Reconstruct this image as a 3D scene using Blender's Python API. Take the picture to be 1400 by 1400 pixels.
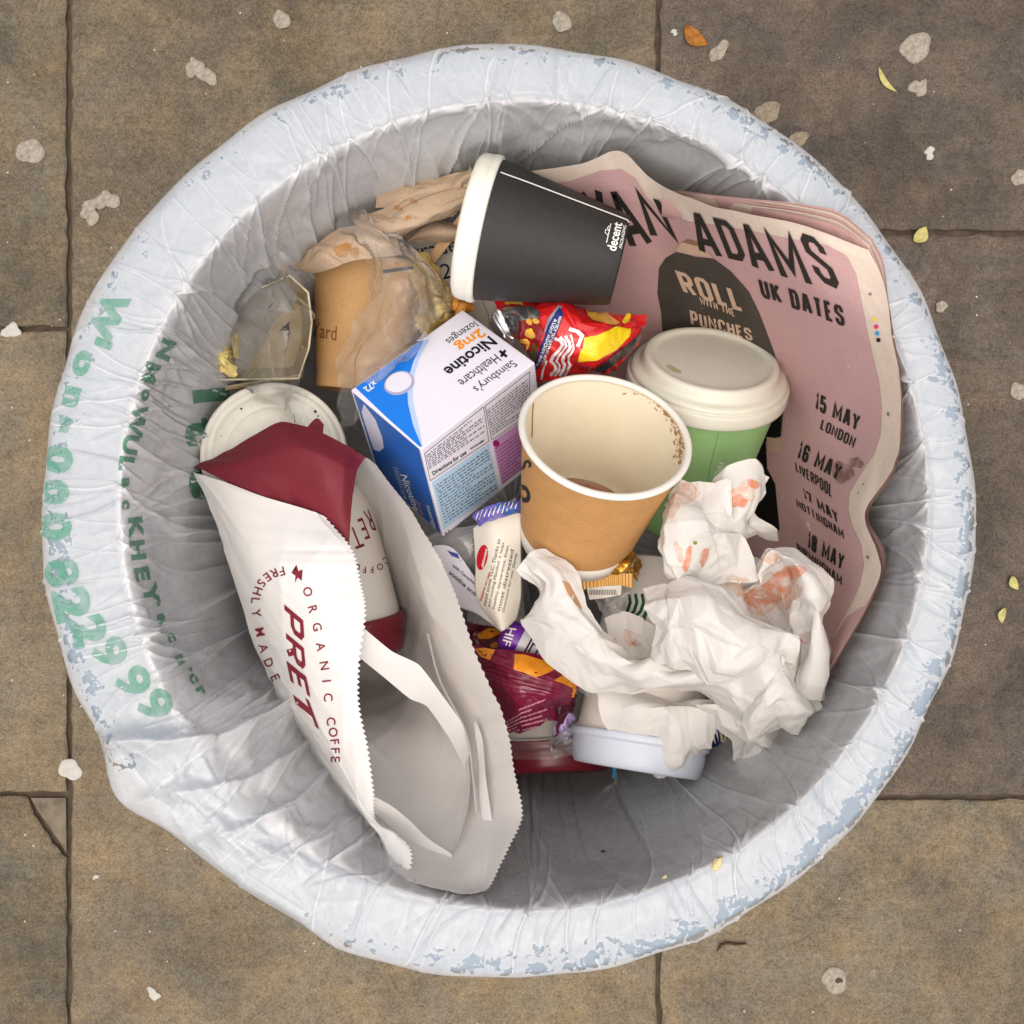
import bpy, bmesh, math, random
import numpy as np
from mathutils import Vector, Matrix
from mathutils.bvhtree import BVHTree

for o in list(bpy.data.objects):
    bpy.data.objects.remove(o, do_unlink=True)
SC = bpy.context.scene
COL = SC.collection
PI = math.pi

# ------------------------------------------------------------ camera, sky, sun, exposure
RIMZ = 0.82            # height of the bin rim above the paving (m)
CAMZ = 1.34            # phone held over the bin
F = 1500.0             # focal length in pixels of a 1400 px picture
cam = bpy.data.cameras.new('camera')
cam.sensor_width = 36.0
cam.lens = 36.0 * F / 1400.0
cam.clip_start = 0.01
cam.clip_end = 500.0
cam_o = bpy.data.objects.new('camera', cam)
cam_o.location = (0, 0, CAMZ)
cam_o.rotation_euler = (0, 0, 0)
COL.objects.link(cam_o)
SC.camera = cam_o

SUN_EL, SUN_AZ = math.radians(79), math.radians(185)      # azimuth clockwise from north (+y)
world = bpy.data.worlds.new('World')
SC.world = world
world.use_nodes = True
wn = world.node_tree
wn.nodes.clear()
wo = wn.nodes.new('ShaderNodeOutputWorld')
wb = wn.nodes.new('ShaderNodeBackground')
sky = wn.nodes.new('ShaderNodeTexSky')
sky.sky_type = 'NISHITA'
sky.sun_disc = False
sky.sun_elevation = SUN_EL
sky.sun_rotation = SUN_AZ
sky.air_density = 1.0
sky.dust_density = 8.0
sky.ozone_density = 1.0
wb.inputs['Strength'].default_value = 0.055
wn.links.new(sky.outputs[0], wb.inputs['Color'])
wn.links.new(wb.outputs[0], wo.inputs['Surface'])
sun = bpy.data.lights.new('sun', 'SUN')
sun.energy = 1.5
sun.angle = math.radians(135)
sun.color = (1.0, 0.95, 0.88)
sun_o = bpy.data.objects.new('sun', sun)
sd = Vector((math.sin(SUN_AZ) * math.cos(SUN_EL), math.cos(SUN_AZ) * math.cos(SUN_EL), math.sin(SUN_EL)))
sun_o.rotation_euler = sd.to_track_quat('Z', 'Y').to_euler()
sun_o.location = (0, 0, 5)
COL.objects.link(sun_o)
SC.view_settings.view_transform = 'Standard'
SC.view_settings.look = 'None'
SC.view_settings.gamma = 1.0
SC.view_settings.exposure = 0.87
try:
    SC.cycles.max_bounces = 5
    SC.cycles.diffuse_bounces = 3
    SC.cycles.glossy_bounces = 3
    SC.cycles.transparent_max_bounces = 10
    SC.cycles.caustics_reflective = False
    SC.cycles.caustics_refractive = False
except Exception:
    pass

# ------------------------------------------------------------ helpers
def W(px, py, d):
    """photo pixel (1400 px picture) and depth below the rim in mm -> world point"""
    z = RIMZ - d / 1000.0
    k = (CAMZ - z) / F
    return Vector(((px - 700.0) * k, (700.0 - py) * k, z))

def G(px, py, z=0.0):
    k = (CAMZ - z) / F
    return Vector(((px - 700.0) * k, (700.0 - py) * k, z))

def lin(r, g, b):
    def f(c):
        c /= 255.0
        return c / 12.92 if c <= 0.04045 else ((c + 0.055) / 1.055) ** 2.4
    return (f(r), f(g), f(b), 1.0)

ORIGIN = {}
def mesh_obj(name, verts, faces, mat, parent=None, smooth=True, label=None, cat=None, group=None, kind=None, origin=None):
    """verts are world points; the object sits at its parent's origin (or at `origin`)"""
    if parent is not None:
        org = ORIGIN[parent.name]
    elif origin is not None:
        org = Vector(origin)
    else:
        vv = np.array([tuple(v) for v in verts])
        org = Vector((float(vv[:, 0].mean()), float(vv[:, 1].mean()), float(vv[:, 2].min())))
    me = bpy.data.meshes.new(name)
    a = np.array([tuple(v) for v in verts], dtype=float) - np.array(org)
    me.from_pydata(a.tolist(), [], [tuple(f) for f in faces])
    me.update()
    if mat is not None:
        me.materials.append(mat)
    if smooth:
        me.shade_smooth()
    o = bpy.data.objects.new(name, me)
    COL.objects.link(o)
    if parent is not None:
        o.parent = parent
    else:
        o.location = org
    ORIGIN[o.name] = org
    tag(o, label, cat, group, kind)
    return o

def tag(o, label=None, cat=None, group=None, kind=None):
    if label: o['label'] = label
    if cat: o['category'] = cat
    if group: o['group'] = group
    if kind: o['kind'] = kind
    return o

def thing(name, loc, label, cat, group=None):
    o = bpy.data.objects.new(name, None)
    o.empty_display_size = 0.02
    o.location = loc
    COL.objects.link(o)
    ORIGIN[o.name] = Vector(loc)
    return tag(o, label, cat, group)

# ---- materials
def nmat(name):
    m = bpy.data.materials.new(name)
    m.use_nodes = True
    nt = m.node_tree
    return m, nt, nt.nodes, nt.links, nt.nodes['Principled BSDF']

def paper(name, col, rough=0.75, var=0.08, scale=90.0, bump=0.15, bscale=260.0, spec=0.3, coat=0.0, metal=0.0, subs=0.0, fine=0.0):
    """paper, card or plastic with a mottled tone and a fine relief"""
    m, nt, N, L, b = nmat(name)
    tc = N.new('ShaderNodeTexCoord')
    n1 = N.new('ShaderNodeTexNoise'); n1.inputs['Scale'].default_value = scale; n1.inputs['Detail'].default_value = 6
    L.new(tc.outputs['Object'], n1.inputs['Vector'])
    mr = N.new('ShaderNodeMapRange'); mr.inputs[1].default_value = 0.3; mr.inputs[2].default_value = 0.7
    mr.inputs[3].default_value = 1.0 - var; mr.inputs[4].default_value = 1.0 + var * 0.6
    L.new(n1.outputs[0], mr.inputs[0])
    mx = N.new('ShaderNodeMix'); mx.data_type = 'RGBA'; mx.blend_type = 'MULTIPLY'; mx.inputs[0].default_value = 1.0
    mx.inputs[6].default_value = col
    cmb = N.new('ShaderNodeCombineColor')
    for i in range(3): L.new(mr.outputs[0], cmb.inputs[i])
    L.new(cmb.outputs[0], mx.inputs[7])
    out = mx.outputs[2]
    if fine > 0:
        n3 = N.new('ShaderNodeTexNoise'); n3.inputs['Scale'].default_value = 900; n3.inputs['Detail'].default_value = 3
        L.new(tc.outputs['Object'], n3.inputs['Vector'])
        m3 = N.new('ShaderNodeMapRange'); m3.inputs[1].default_value = 0.35; m3.inputs[2].default_value = 0.65
        m3.inputs[3].default_value = 1.0 - fine; m3.inputs[4].default_value = 1.0 + fine * 0.5
        L.new(n3.outputs[0], m3.inputs[0])
        c3 = N.new('ShaderNodeCombineColor')
        for i in range(3): L.new(m3.outputs[0], c3.inputs[i])
        mx3 = N.new('ShaderNodeMix'); mx3.data_type = 'RGBA'; mx3.blend_type = 'MULTIPLY'; mx3.inputs[0].default_value = 1.0
        L.new(out, mx3.inputs[6]); L.new(c3.outputs[0], mx3.inputs[7]); out = mx3.outputs[2]
    L.new(out, b.inputs['Base Color'])
    b.inputs['Roughness'].default_value = rough
    b.inputs['Specular IOR Level'].default_value = spec
    b.inputs['Metallic'].default_value = metal
    if coat: b.inputs['Coat Weight'].default_value = coat; b.inputs['Coat Roughness'].default_value = 0.12
    if subs:
        # thin sheet that lets light through
        tr = N.new('ShaderNodeBsdfTranslucent'); L.new(out, tr.inputs['Color'])
        ms = N.new('ShaderNodeMixShader'); ms.inputs[0].default_value = subs
        o = N['Material Output']
        L.new(b.outputs[0], ms.inputs[1]); L.new(tr.outputs[0], ms.inputs[2]); L.new(ms.outputs[0], o.inputs['Surface'])
    if bump:
        n2 = N.new('ShaderNodeTexNoise'); n2.inputs['Scale'].default_value = bscale; n2.inputs['Detail'].default_value = 5
        L.new(tc.outputs['Object'], n2.inputs['Vector'])
        bp = N.new('ShaderNodeBump'); bp.inputs['Strength'].default_value = bump; bp.inputs['Distance'].default_value = 0.001
        L.new(n2.outputs[0], bp.inputs['Height'])
        L.new(bp.outputs[0], b.inputs['Normal'])
    return m

def ink(name, col, rough=0.6, spec=0.25, metal=0.0, alpha=1.0, worn=0.0):
    m, nt, N, L, b = nmat(name)
    b.inputs['Base Color'].default_value = col
    b.inputs['Roughness'].default_value = rough
    b.inputs['Specular IOR Level'].default_value = spec
    b.inputs['Metallic'].default_value = metal
    if alpha < 1.0 or worn > 0:
        tc = N.new('ShaderNodeTexCoord')
        n1 = N.new('ShaderNodeTexNoise'); n1.inputs['Scale'].default_value = 160; n1.inputs['Detail'].default_value = 5
        L.new(tc.outputs['Object'], n1.inputs['Vector'])
        mr = N.new('ShaderNodeMapRange'); mr.inputs[1].default_value = 0.35; mr.inputs[2].default_value = 0.65
        mr.inputs[3].default_value = alpha * (1 - worn); mr.inputs[4].default_value = alpha
        L.new(n1.outputs[0], mr.inputs[0]); L.new(mr.outputs[0], b.inputs['Alpha'])
    return m

def clear_film(name, haze=0.12, col=(0.9, 0.9, 0.88, 1), bump=0.2, blend=0.3):
    """thin clear plastic: see-through, glossy, a little milky"""
    m, nt, N, L, b = nmat(name)
    o = N['Material Output']
    b.inputs['Base Color'].default_value = col
    b.inputs['Roughness'].default_value = 0.12
    b.inputs['Specular IOR Level'].default_value = 0.9
    tr = N.new('ShaderNodeBsdfTransparent'); tr.inputs[0].default_value = (0.97, 0.97, 0.965, 1)
    gl = N.new('ShaderNodeBsdfGlossy'); gl.inputs['Roughness'].default_value = 0.05; gl.inputs[0].default_value = (1, 1, 1, 1)
    lw = N.new('ShaderNodeLayerWeight'); lw.inputs['Blend'].default_value = blend
    tc = N.new('ShaderNodeTexCoord')
    n2 = N.new('ShaderNodeTexNoise'); n2.inputs['Scale'].default_value = 70; n2.inputs['Detail'].default_value = 5
    L.new(tc.outputs['Object'], n2.inputs['Vector'])
    bp = N.new('ShaderNodeBump'); bp.inputs['Strength'].default_value = bump; bp.inputs['Distance'].default_value = 0.003
    L.new(n2.outputs[0], bp.inputs['Height'])
    L.new(bp.outputs[0], b.inputs['Normal']); L.new(bp.outputs[0], gl.inputs['Normal']); L.new(bp.outputs[0], lw.inputs['Normal'])
    m1 = N.new('ShaderNodeMixShader'); m1.inputs[0].default_value = haze
    L.new(tr.outputs[0], m1.inputs[1]); L.new(b.outputs[0], m1.inputs[2])
    m2 = N.new('ShaderNodeMixShader')
    L.new(lw.outputs['Fresnel'], m2.inputs[0]); L.new(m1.outputs[0], m2.inputs[1]); L.new(gl.outputs[0], m2.inputs[2])
    L.new(m2.outputs[0], o.inputs['Surface'])
    return m

# ---- sheets from a net of control points
def cr1(P, t):
    n = P.shape[0]
    i = np.clip(np.floor(t).astype(int), 0, n - 2)
    f = (t - i).reshape((-1,) + (1,) * (P.ndim - 1))
    p1 = P[i]; p2 = P[i + 1]
    p0 = np.where((i - 1 >= 0).reshape(f.shape), P[np.maximum(i - 1, 0)], 2 * p1 - p2)
    p3 = np.where((i + 2 <= n - 1).reshape(f.shape), P[np.minimum(i + 2, n - 1)], 2 * p2 - p1)
    return 0.5 * (2 * p1 + (p2 - p0) * f + (2 * p0 - 5 * p1 + 4 * p2 - p3) * f ** 2 + (-p0 + 3 * p1 - 3 * p2 + p3) * f ** 3)

def li1(P, t):
    n = P.shape[0]
    i = np.clip(np.floor(t).astype(int), 0, n - 2)
    f = (t - i).reshape((-1,) + (1,) * (P.ndim - 1))
    return P[i] * (1 - f) + P[i + 1] * f

def eval_net(net, nu, nv, sharp=0.0):
    A = np.array([[tuple(W(*p)) for p in row] for row in net])
    def both(fn):
        X = fn(A, np.linspace(0, A.shape[0] - 1, nu))
        X = np.swapaxes(X, 0, 1)
        X = fn(X, np.linspace(0, A.shape[1] - 1, nv))
        return np.swapaxes(X, 0, 1)
    X = both(cr1)
    if sharp > 0: X = X * (1 - sharp) + both(li1) * sharp
    return X

def grid_normals(X):
    du = np.gradient(X, axis=0); dv = np.gradient(X, axis=1)
    n = np.cross(du, dv)
    n /= (np.linalg.norm(n, axis=2, keepdims=True) + 1e-12)
    s = np.sign(n[..., 2].mean()) or 1.0
    return n * s

def tri(x):
    return np.abs((x % 1.0) - 0.5) * 2.0 - 0.5

def crumple(U, V, seed, waves=10, lam=(0.012, 0.06), amp=0.10, aniso=None):
    """sum of creased folds in random directions, each one wandering: flat facets that meet in sharp lines"""
    r = np.random.RandomState(seed)
    h = np.zeros_like(U)
    wu = U.copy(); wv = V.copy()
    ls = np.exp(np.linspace(math.log(lam[1]), math.log(lam[0]), waves))
    for l in ls:
        a = r.uniform(0, PI) if aniso is None else r.normal(aniso, 0.35)
        ph = r.uniform(0, 1)
        b = r.uniform(0, 2 * PI); lw = l * r.uniform(2, 4)
        mod = 0.55 + 0.45 * np.sin((wu * math.cos(b) + wv * math.sin(b)) / lw * 2 * PI + r.uniform(0, 6))
        f = tri((wu * math.cos(a) + wv * math.sin(a)) / l + ph)
        h += amp * l * f * mod
        # fold the coordinates so that the later, finer creases change direction across the earlier ones
        wu = wu + f * l * 0.35 * math.sin(a + 0.7)
        wv = wv + f * l * 0.35 * math.cos(a + 0.7)
    return h

def facets(U, V, seed, scales=((.03, .30), (.014, .22), (.007, .10)), sides=3):
    """crumpled-sheet relief: irregular pyramids and pits that meet along straight creases, at several sizes"""
    r = np.random.RandomState(seed)
    h = np.zeros_like(U)
    u0, u1, v0, v1 = U.min(), U.max(), V.min(), V.max()
    wu, wv = U.copy(), V.copy()
    for k, (lam, slope) in enumerate(scales):
        n = int(max(4, min(420, (u1 - u0 + lam) * (v1 - v0 + lam) / lam ** 2 * 1.3)))
        px = r.uniform(u0 - lam / 2, u1 + lam / 2, n); py = r.uniform(v0 - lam / 2, v1 + lam / 2, n)
        best = np.full_like(U, 1e9)
        for i in range(n):
            a0 = r.uniform(0, 2 * PI); st = r.uniform(.45, 1.0)
            dx, dy = wu - px[i], wv - py[i]
            m = np.full_like(U, -1e9)
            for q in range(sides):
                a = a0 + 2 * PI * q / sides + r.uniform(-.4, .4)
                m = np.maximum(m, (dx * math.cos(a) + dy * math.sin(a)) * (st if q % 2 else 1.0))
            best = np.minimum(best, m)
        h += slope * (best - best.mean()) * (1 if k % 2 == 0 else -1)
        wu = wu + best * .5 * math.sin(k + seed); wv = wv + best * .5 * math.cos(k + seed)
    return h

def arc_uv(X):
    du = np.linalg.norm(np.diff(X, axis=0), axis=2); dv = np.linalg.norm(np.diff(X, axis=1), axis=2)
    U = np.zeros(X.shape[:2]); V = np.zeros(X.shape[:2])
    U[1:, :] = np.cumsum(du.mean(axis=1))[:, None]
    V[:, 1:] = np.cumsum(dv.mean(axis=0))[None, :]
    return U, V

def smooth1(x, a, b):
    t = np.clip((x - a) / (b - a), 0, 1)
    return t * t * (3 - 2 * t)

def grid_faces(nu, nv, keep=None, close_u=False):
    fs = []
    for i in range(nu - (0 if close_u else 1)):
        i2 = (i + 1) % nu
        for j in range(nv - 1):
            f = (i * nv + j, i2 * nv + j, i2 * nv + j + 1, i * nv + j + 1)
            if keep is None or (keep[f[0]] and keep[f[1]] and keep[f[2]] and keep[f[3]]):
                fs.append(f)
    return fs

def sheet(name, net, nu, nv, mat, parent, crum=None, sharp=0.0, extra=None, edge_soft=0.0, thick=0.0, keep=None, zig=None, label=None, cat=None):
    """a paper or film sheet through a net of (px, py, depth) control points; returns (object, verts, faces)"""
    X = eval_net(net, nu, nv, sharp)
    Nn = grid_normals(X)
    U, V = arc_uv(X)
    h = np.zeros(X.shape[:2])
    if crum:
        h = facets(U, V, **crum) if 'scales' in crum else crumple(U, V, **crum)
    if edge_soft:
        uu = np.minimum(U, U.max() - U); vv = np.minimum(V, V.max() - V)
        h = h * (0.25 + 0.75 * smooth1(np.minimum(uu, vv), 0, edge_soft))
    if extra is not None:
        h = h + extra(U, V, X)
    X = X + Nn * h[..., None]
    if zig:
        # pinked (zig-zag cut) edge: 'v1' last column, 'v0' first column
        side, step, dep = zig
        j, jn = (-1, -2) if side == 'v1' else (0, 1)
        d = X[:, j] - X[:, jn]; d /= (np.linalg.norm(d, axis=1, keepdims=True) + 1e-9)
        X[:, j] += d * (dep * (np.arange(nu) % 2))[:, None]
    verts = X.reshape(-1, 3)
    faces = grid_faces(nu, nv, keep)
    o = mesh_obj(name, verts, faces, mat, parent, label=label, cat=cat)
    if thick:
        md = o.modifiers.new('thickness', 'SOLIDIFY'); md.thickness = thick; md.offset = 0
    return o, verts, faces

def lathe(profile, M, axis, segs=64, squash=1.0, ref=None):
    """profile of (radius, height) turned about `axis` (unit) from point M; returns verts, faces"""
    ax = Vector(axis).normalized()
    r0 = Vector(ref) if ref is not None else Vector((0, 0, 1))
    e1 = r0 - ax * r0.dot(ax)
    if e1.length < 1e-4:
        e1 = Vector((1, 0, 0)) - ax * ax.x
    e1.normalize(); e2 = ax.cross(e1)
    vs, fs = [], []
    n = len(profile)
    for i in range(segs):
        a = 2 * PI * i / segs
        dirv = e1 * math.cos(a) + e2 * math.sin(a) * squash
        for r, h in profile:
            vs.append(M + dirv * r + ax * h)
    for i in range(segs):
        i2 = (i + 1) % segs
        for j in range(n - 1):
            fs.append((i * n + j, i2 * n + j, i2 * n + j + 1, i * n + j + 1))
    return vs, fs

def arc_prof(pts, steps=4):
    """round the corners of a profile with a small chaikin pass"""
    for _ in range(steps):
        q = [pts[0]]
        for a, b in zip(pts[:-1], pts[1:]):
            q.append((a[0] * .75 + b[0] * .25, a[1] * .75 + b[1] * .25)); q.append((a[0] * .25 + b[0] * .75, a[1] * .25 + b[1] * .75))
        q.append(pts[-1]); pts = q
    return pts

def tube(points, r, segs=8, taper=None):
    vs, fs = [], []
    pts = [Vector(p) for p in points]
    up = Vector((0.13, 0.21, 0.97))
    for i, p in enumerate(pts):
        t = (pts[min(i + 1, len(pts) - 1)] - pts[max(i - 1, 0)]).normalized()
        e1 = (up - t * up.dot(t)).normalized(); e2 = t.cross(e1)
        rr = r * (taper[i] if taper else 1)
        for k in range(segs):
            a = 2 * PI * k / segs
            vs.append(p + (e1 * math.cos(a) + e2 * math.sin(a)) * rr)
    for i in range(len(pts) - 1):
        for k in range(segs):
            k2 = (k + 1) % segs
            fs.append((i * segs + k, i * segs + k2, (i + 1) * segs + k2, (i + 1) * segs + k))
    fs.append(tuple(range(segs - 1, -1, -1)))
    fs.append(tuple((len(pts) - 1) * segs + k for k in range(segs)))
    return vs, fs

def merge(*parts):
    V, Fc = [], []
    for v, f in parts:
        n = len(V); V += list(v); Fc += [tuple(i + n for i in g) for g in f]
    return V, Fc

# ---- print: flat shapes laid onto a surface that is already built
def bvh(*vf):
    V, Fc = merge(*vf)
    return BVHTree.FromPolygons([Vector(v) for v in V], Fc)

def bvh_obj(*objs):
    """tree over built objects (all placed by their parents' origins)"""
    parts = []
    for o in objs:
        org = ORIGIN[o.name]
        parts.append(([Vector(v.co) + org for v in o.data.vertices], [tuple(p.vertices) for p in o.data.polygons]))
    return bvh(*parts)

EYE = Vector((0, 0, CAMZ))
def decal(name, polys, tree, mat, parent, lift=0.25, cell=7.0, maxd=None):
    """polys: list of (verts2d, faces) or plain outlines in photo pixels; each is wrapped onto the surface it is printed on"""
    bm = bmesh.new()
    for p in polys:
        if isinstance(p, tuple) and len(p) == 2 and len(p[1]) and isinstance(p[1][0], (tuple, list)) and isinstance(p[1][0][0], (int, np.integer)):
            vs = [bm.verts.new((float(x), float(y), 0)) for x, y in p[0]]
            for f in p[1]:
                try: bm.faces.new([vs[i] for i in f])
                except ValueError: pass
        else:
            vs = [bm.verts.new((float(x), float(y), 0)) for x, y in p]
            bm.faces.new(vs)
    bmesh.ops.triangulate(bm, faces=bm.faces[:])
    xs = [v.co.x for v in bm.verts]; ys = [v.co.y for v in bm.verts]
    x = min(xs) + cell * 0.5
    while x < max(xs):
        bmesh.ops.bisect_plane(bm, geom=bm.verts[:] + bm.edges[:] + bm.faces[:], plane_co=(x, 0, 0), plane_no=(1, 0, 0), dist=1e-4); x += cell
    y = min(ys) + cell * 0.5
    while y < max(ys):
        bmesh.ops.bisect_plane(bm, geom=bm.verts[:] + bm.edges[:] + bm.faces[:], plane_co=(0, y, 0), plane_no=(0, 1, 0), dist=1e-4); y += cell
    bm.verts.index_update()
    out, ok = [], {}
    for v in bm.verts:
        d = Vector(((v.co.x - 700) / F, (700 - v.co.y) / F, -1)).normalized()
        loc, no, idx, dist = tree.ray_cast(EYE, d)
        if loc is None: continue
        if no.dot(d) > 0: no = -no
        ok[v.index] = len(out)
        out.append(loc + no * (lift / 1000.0))
    fs = []
    for f in bm.faces:
        ids = [v.index for v in f.verts]
        if all(i in ok for i in ids):
            q = [ok[i] for i in ids]
            zs = [out[i].z for i in q]
            if maxd is None or max(zs) - min(zs) < maxd:
                fs.append(q)
    bm.free()
    if not fs: return None
    used = sorted({i for f in fs for i in f}); mp = {u: i for i, u in enumerate(used)}
    return mesh_obj(name, [out[i] for i in used], [[mp[i] for i in f] for f in fs], mat, parent)

TCACHE = {}
def text2d(s, bold=0.0, shear=0.0, space=1.0):
    key = (s, bold, shear, space)
    if key in TCACHE: return TCACHE[key]
    cu = bpy.data.curves.new('t', 'FONT')
    cu.body = s; cu.size = 1.0; cu.offset = bold; cu.shear = shear; cu.space_character = space
    cu.resolution_u = 3
    ob = bpy.data.objects.new('t', cu)
    me = ob.to_mesh()
    vs = [(v.co.x, v.co.y) for v in me.vertices]
    fs = [tuple(p.vertices) for p in me.polygons]
    ob.to_mesh_clear()
    bpy.data.objects.remove(ob); bpy.data.curves.remove(cu)
    TCACHE[key] = (vs, fs)
    return vs, fs

def fit_quad(vf, quad, box=None):
    """map 2-D shapes so that their ink box fills a quad of photo pixels (TL, TR, BR, BL)"""
    vs, fs = vf
    a = np.array(vs)
    if box is None:
        x0, y0 = a.min(axis=0); x1, y1 = a.max(axis=0)
    else:
        x0, y0, x1, y1 = box
    u = (a[:, 0] - x0) / (x1 - x0); v = (y1 - a[:, 1]) / (y1 - y0)
    q = np.array(quad, dtype=float)
    P = (1 - u)[:, None] * (1 - v)[:, None] * q[0] + u[:, None] * (1 - v)[:, None] * q[1] + u[:, None] * v[:, None] * q[2] + (1 - u)[:, None] * v[:, None] * q[3]
    return P.tolist(), fs

def word(s, quad, bold=0.0, shear=0.0, space=1.0):
    return fit_quad(text2d(s, bold, shear, space), quad)

def glyph(ch, c, right, size, bold=0.0, wscale=1.0):
    """one letter centred at pixel c; `right` is the reading direction in pixels (y down)"""
    vs, fs = text2d(ch, bold)
    a = np.array(vs); x0, y0 = a.min(axis=0); x1, y1 = a.max(axis=0)
    r = np.array(right, dtype=float); r /= np.linalg.norm(r)
    up = np.array((r[1], -r[0]))
    s = size / 0.73
    P = np.array(c)[None, :] + ((a[:, 0] - (x0 + x1) / 2) * s * wscale)[:, None] * r + ((a[:, 1] - (y0 + y1) / 2) * s)[:, None] * up
    return P.tolist(), fs

# condensed block alphabet (strokes on a unit cell)
BLOCK = {
 'A': (1.0, [[(0, 0), (.4, 1), (.6, 1), (1, 0)], [(.2, .3), (.8, .3)]]),
 'B': (.9, [[(0, .0), (0, 1), (.75, 1), (1, .87), (1, .62), (.8, .52), (0, .52)], [(.8, .52), (1, .4), (1, .13), (.75, 0), (0, 0)]]),
 'C': (.9, [[(1, .7), (1, .87), (.75, 1), (.25, 1), (0, .87), (0, .13), (.25, 0), (.75, 0), (1, .13), (1, .3)]]),
 'D': (.9, [[(0, 0), (0, 1), (.7, 1), (1, .85), (1, .15), (.7, 0), (0, 0)]]),
 'E': (.8, [[(1, 1), (0, 1), (0, 0), (1, 0)], [(0, .52), (.8, .52)]]),
 'G': (.9, [[(1, .7), (1, .87), (.75, 1), (.25, 1), (0, .87), (0, .13), (.25, 0), (.75, 0), (1, .13), (1, .47), (.55, .47)]]),
 'H': (.9, [[(0, 0), (0, 1)], [(1, 0), (1, 1)], [(0, .5), (1, .5)]]),
 'I': (.12, [[(.5, 0), (.5, 1)]]),
 'K': (.95, [[(0, 0), (0, 1)], [(1, 1), (.08, .45)], [(.3, .58), (1, 0)]]),
 'L': (.75, [[(0, 1), (0, 0), (1, 0)]]),
 'M': (1.25, [[(0, 0), (0, 1), (.5, .25), (1, 1), (1, 0)]]),
 'N': (1.0, [[(0, 0), (0, 1), (1, 0), (1, 1)]]),
 'O': (.9, [[(.25, 0), (0, .13), (0, .87), (.25, 1), (.75, 1), (1, .87), (1, .13), (.75, 0), (.25, 0)]]),
 'P': (.9, [[(0, 0), (0, 1), (.75, 1), (1, .87), (1, .55), (.75, .43), (0, .43)]]),
 'R': (.9, [[(0, 0), (0, 1), (.75, 1), (1, .87), (1, .6), (.75, .48), (0, .48)], [(.5, .48), (1, 0)]]),
 'S': (.9, [[(1, .72), (1, .87), (.75, 1), (.25, 1), (0, .87), (0, .64), (1, .38), (1, .13), (.75, 0), (.25, 0), (0, .13), (0, .28)]]),
 'T': (.9, [[(0, 1), (1, 1)], [(.5, 1), (.5, 0)]]),
 'U': (.9, [[(0, 1), (0, .13), (.25, 0), (.75, 0), (1, .13), (1, 1)]]),
 'V': (.95, [[(0, 1), (.45, 0), (.55, 0), (1, 1)]]),
 'W': (1.4, [[(0, 1), (.25, 0), (.5, .8), (.75, 0), (1, 1)]]),
 'Y': (1.0, [[(0, 1), (.5, .45), (1, 1)], [(.5, .45), (.5, 0)]]),
 '0': (.85, [[(.25, 0), (0, .13), (0, .87), (.25, 1), (.75, 1), (1, .87), (1, .13), (.75, 0), (.25, 0)]]),
 '1': (.4, [[(0, .85), (.6, 1), (.6, 0)], [(0, 0), (1, 0)]]),
 '2': (.85, [[(0, .72), (0, .87), (.25, 1), (.75, 1), (1, .87), (1, .62), (0, .1), (0, 0), (1, 0)]]),
 '5': (.85, [[(.95, 1), (0, 1), (0, .55), (.7, .6), (1, .48), (1, .13), (.75, 0), (.25, 0), (0, .13), (0, .25)]]),
 '6': (.85, [[(1, .75), (1, .87), (.75, 1), (.25, 1), (0, .87), (0, .13), (.25, 0), (.75, 0), (1, .13), (1, .42), (.75, .55), (0, .5)]]),
 '7': (.85, [[(0, .82), (0, 1), (1, 1), (.4, 0)]]),
 '8': (.85, [[(.25, .53), (0, .66), (0, .87), (.25, 1), (.75, 1), (1, .87), (1, .66), (.75, .53), (.25, .53), (0, .4), (0, .13), (.25, 0), (.75, 0), (1, .13), (1, .4), (.75, .53)]]),
}
def stroke_poly(pts, w):
    """a polyline as mitred quads of width w"""
    p = np.array(pts, dtype=float)
    closed = np.allclose(p[0], p[-1])
    n = len(p); L, R = [], []
    for i in range(n):
        if closed and i in (0, n - 1):
            a, b, c = p[-2], p[0], p[1]
        else:
            a, b, c = p[max(i - 1, 0)], p[i], p[min(i + 1, n - 1)]
        d1 = b - a if np.linalg.norm(b - a) > 1e-9 else c - b
        d2 = c - b if np.linalg.norm(c - b) > 1e-9 else d1
        d1 = d1 / np.linalg.norm(d1); d2 = d2 / np.linalg.norm(d2)
        n1 = np.array((-d1[1], d1[0])); n2 = np.array((-d2[1], d2[0]))
        m = n1 + n2; m /= (np.linalg.norm(m) + 1e-9)
        k = 1.0 / max(0.45, m.dot(n1))
        L.append(b + m * w / 2 * k); R.append(b - m * w / 2 * k)
    vs = [tuple(x) for x in L + R]
    fs = [(i, i + 1, n + i + 1, n + i) for i in range(n - 1)]
    return vs, fs

def block_text(s, wid=0.42, weight=0.12, gap=0.14):
    V, Fc = [], []
    x = 0.0
    for ch in s:
        if ch == ' ':
            x += 0.3; continue
        w, pls = BLOCK[ch]
        cw = w * wid
        for pl in pls:
            pts = [(x + weight / 2 + q[0] * max(cw - weight, 0.02), weight / 2 + q[1] * (1 - weight)) for q in pl]
            v, f = stroke_poly(pts, weight)
            n = len(V); V += v; Fc += [tuple(i + n for i in g) for g in f]
        x += max(cw, weight) + gap * wid * 1.4
    return V, Fc

def bword(s, quad, wid=0.42, weight=0.12, gap=0.14):
    return fit_quad(block_text(s, wid, weight, gap), quad)

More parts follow.
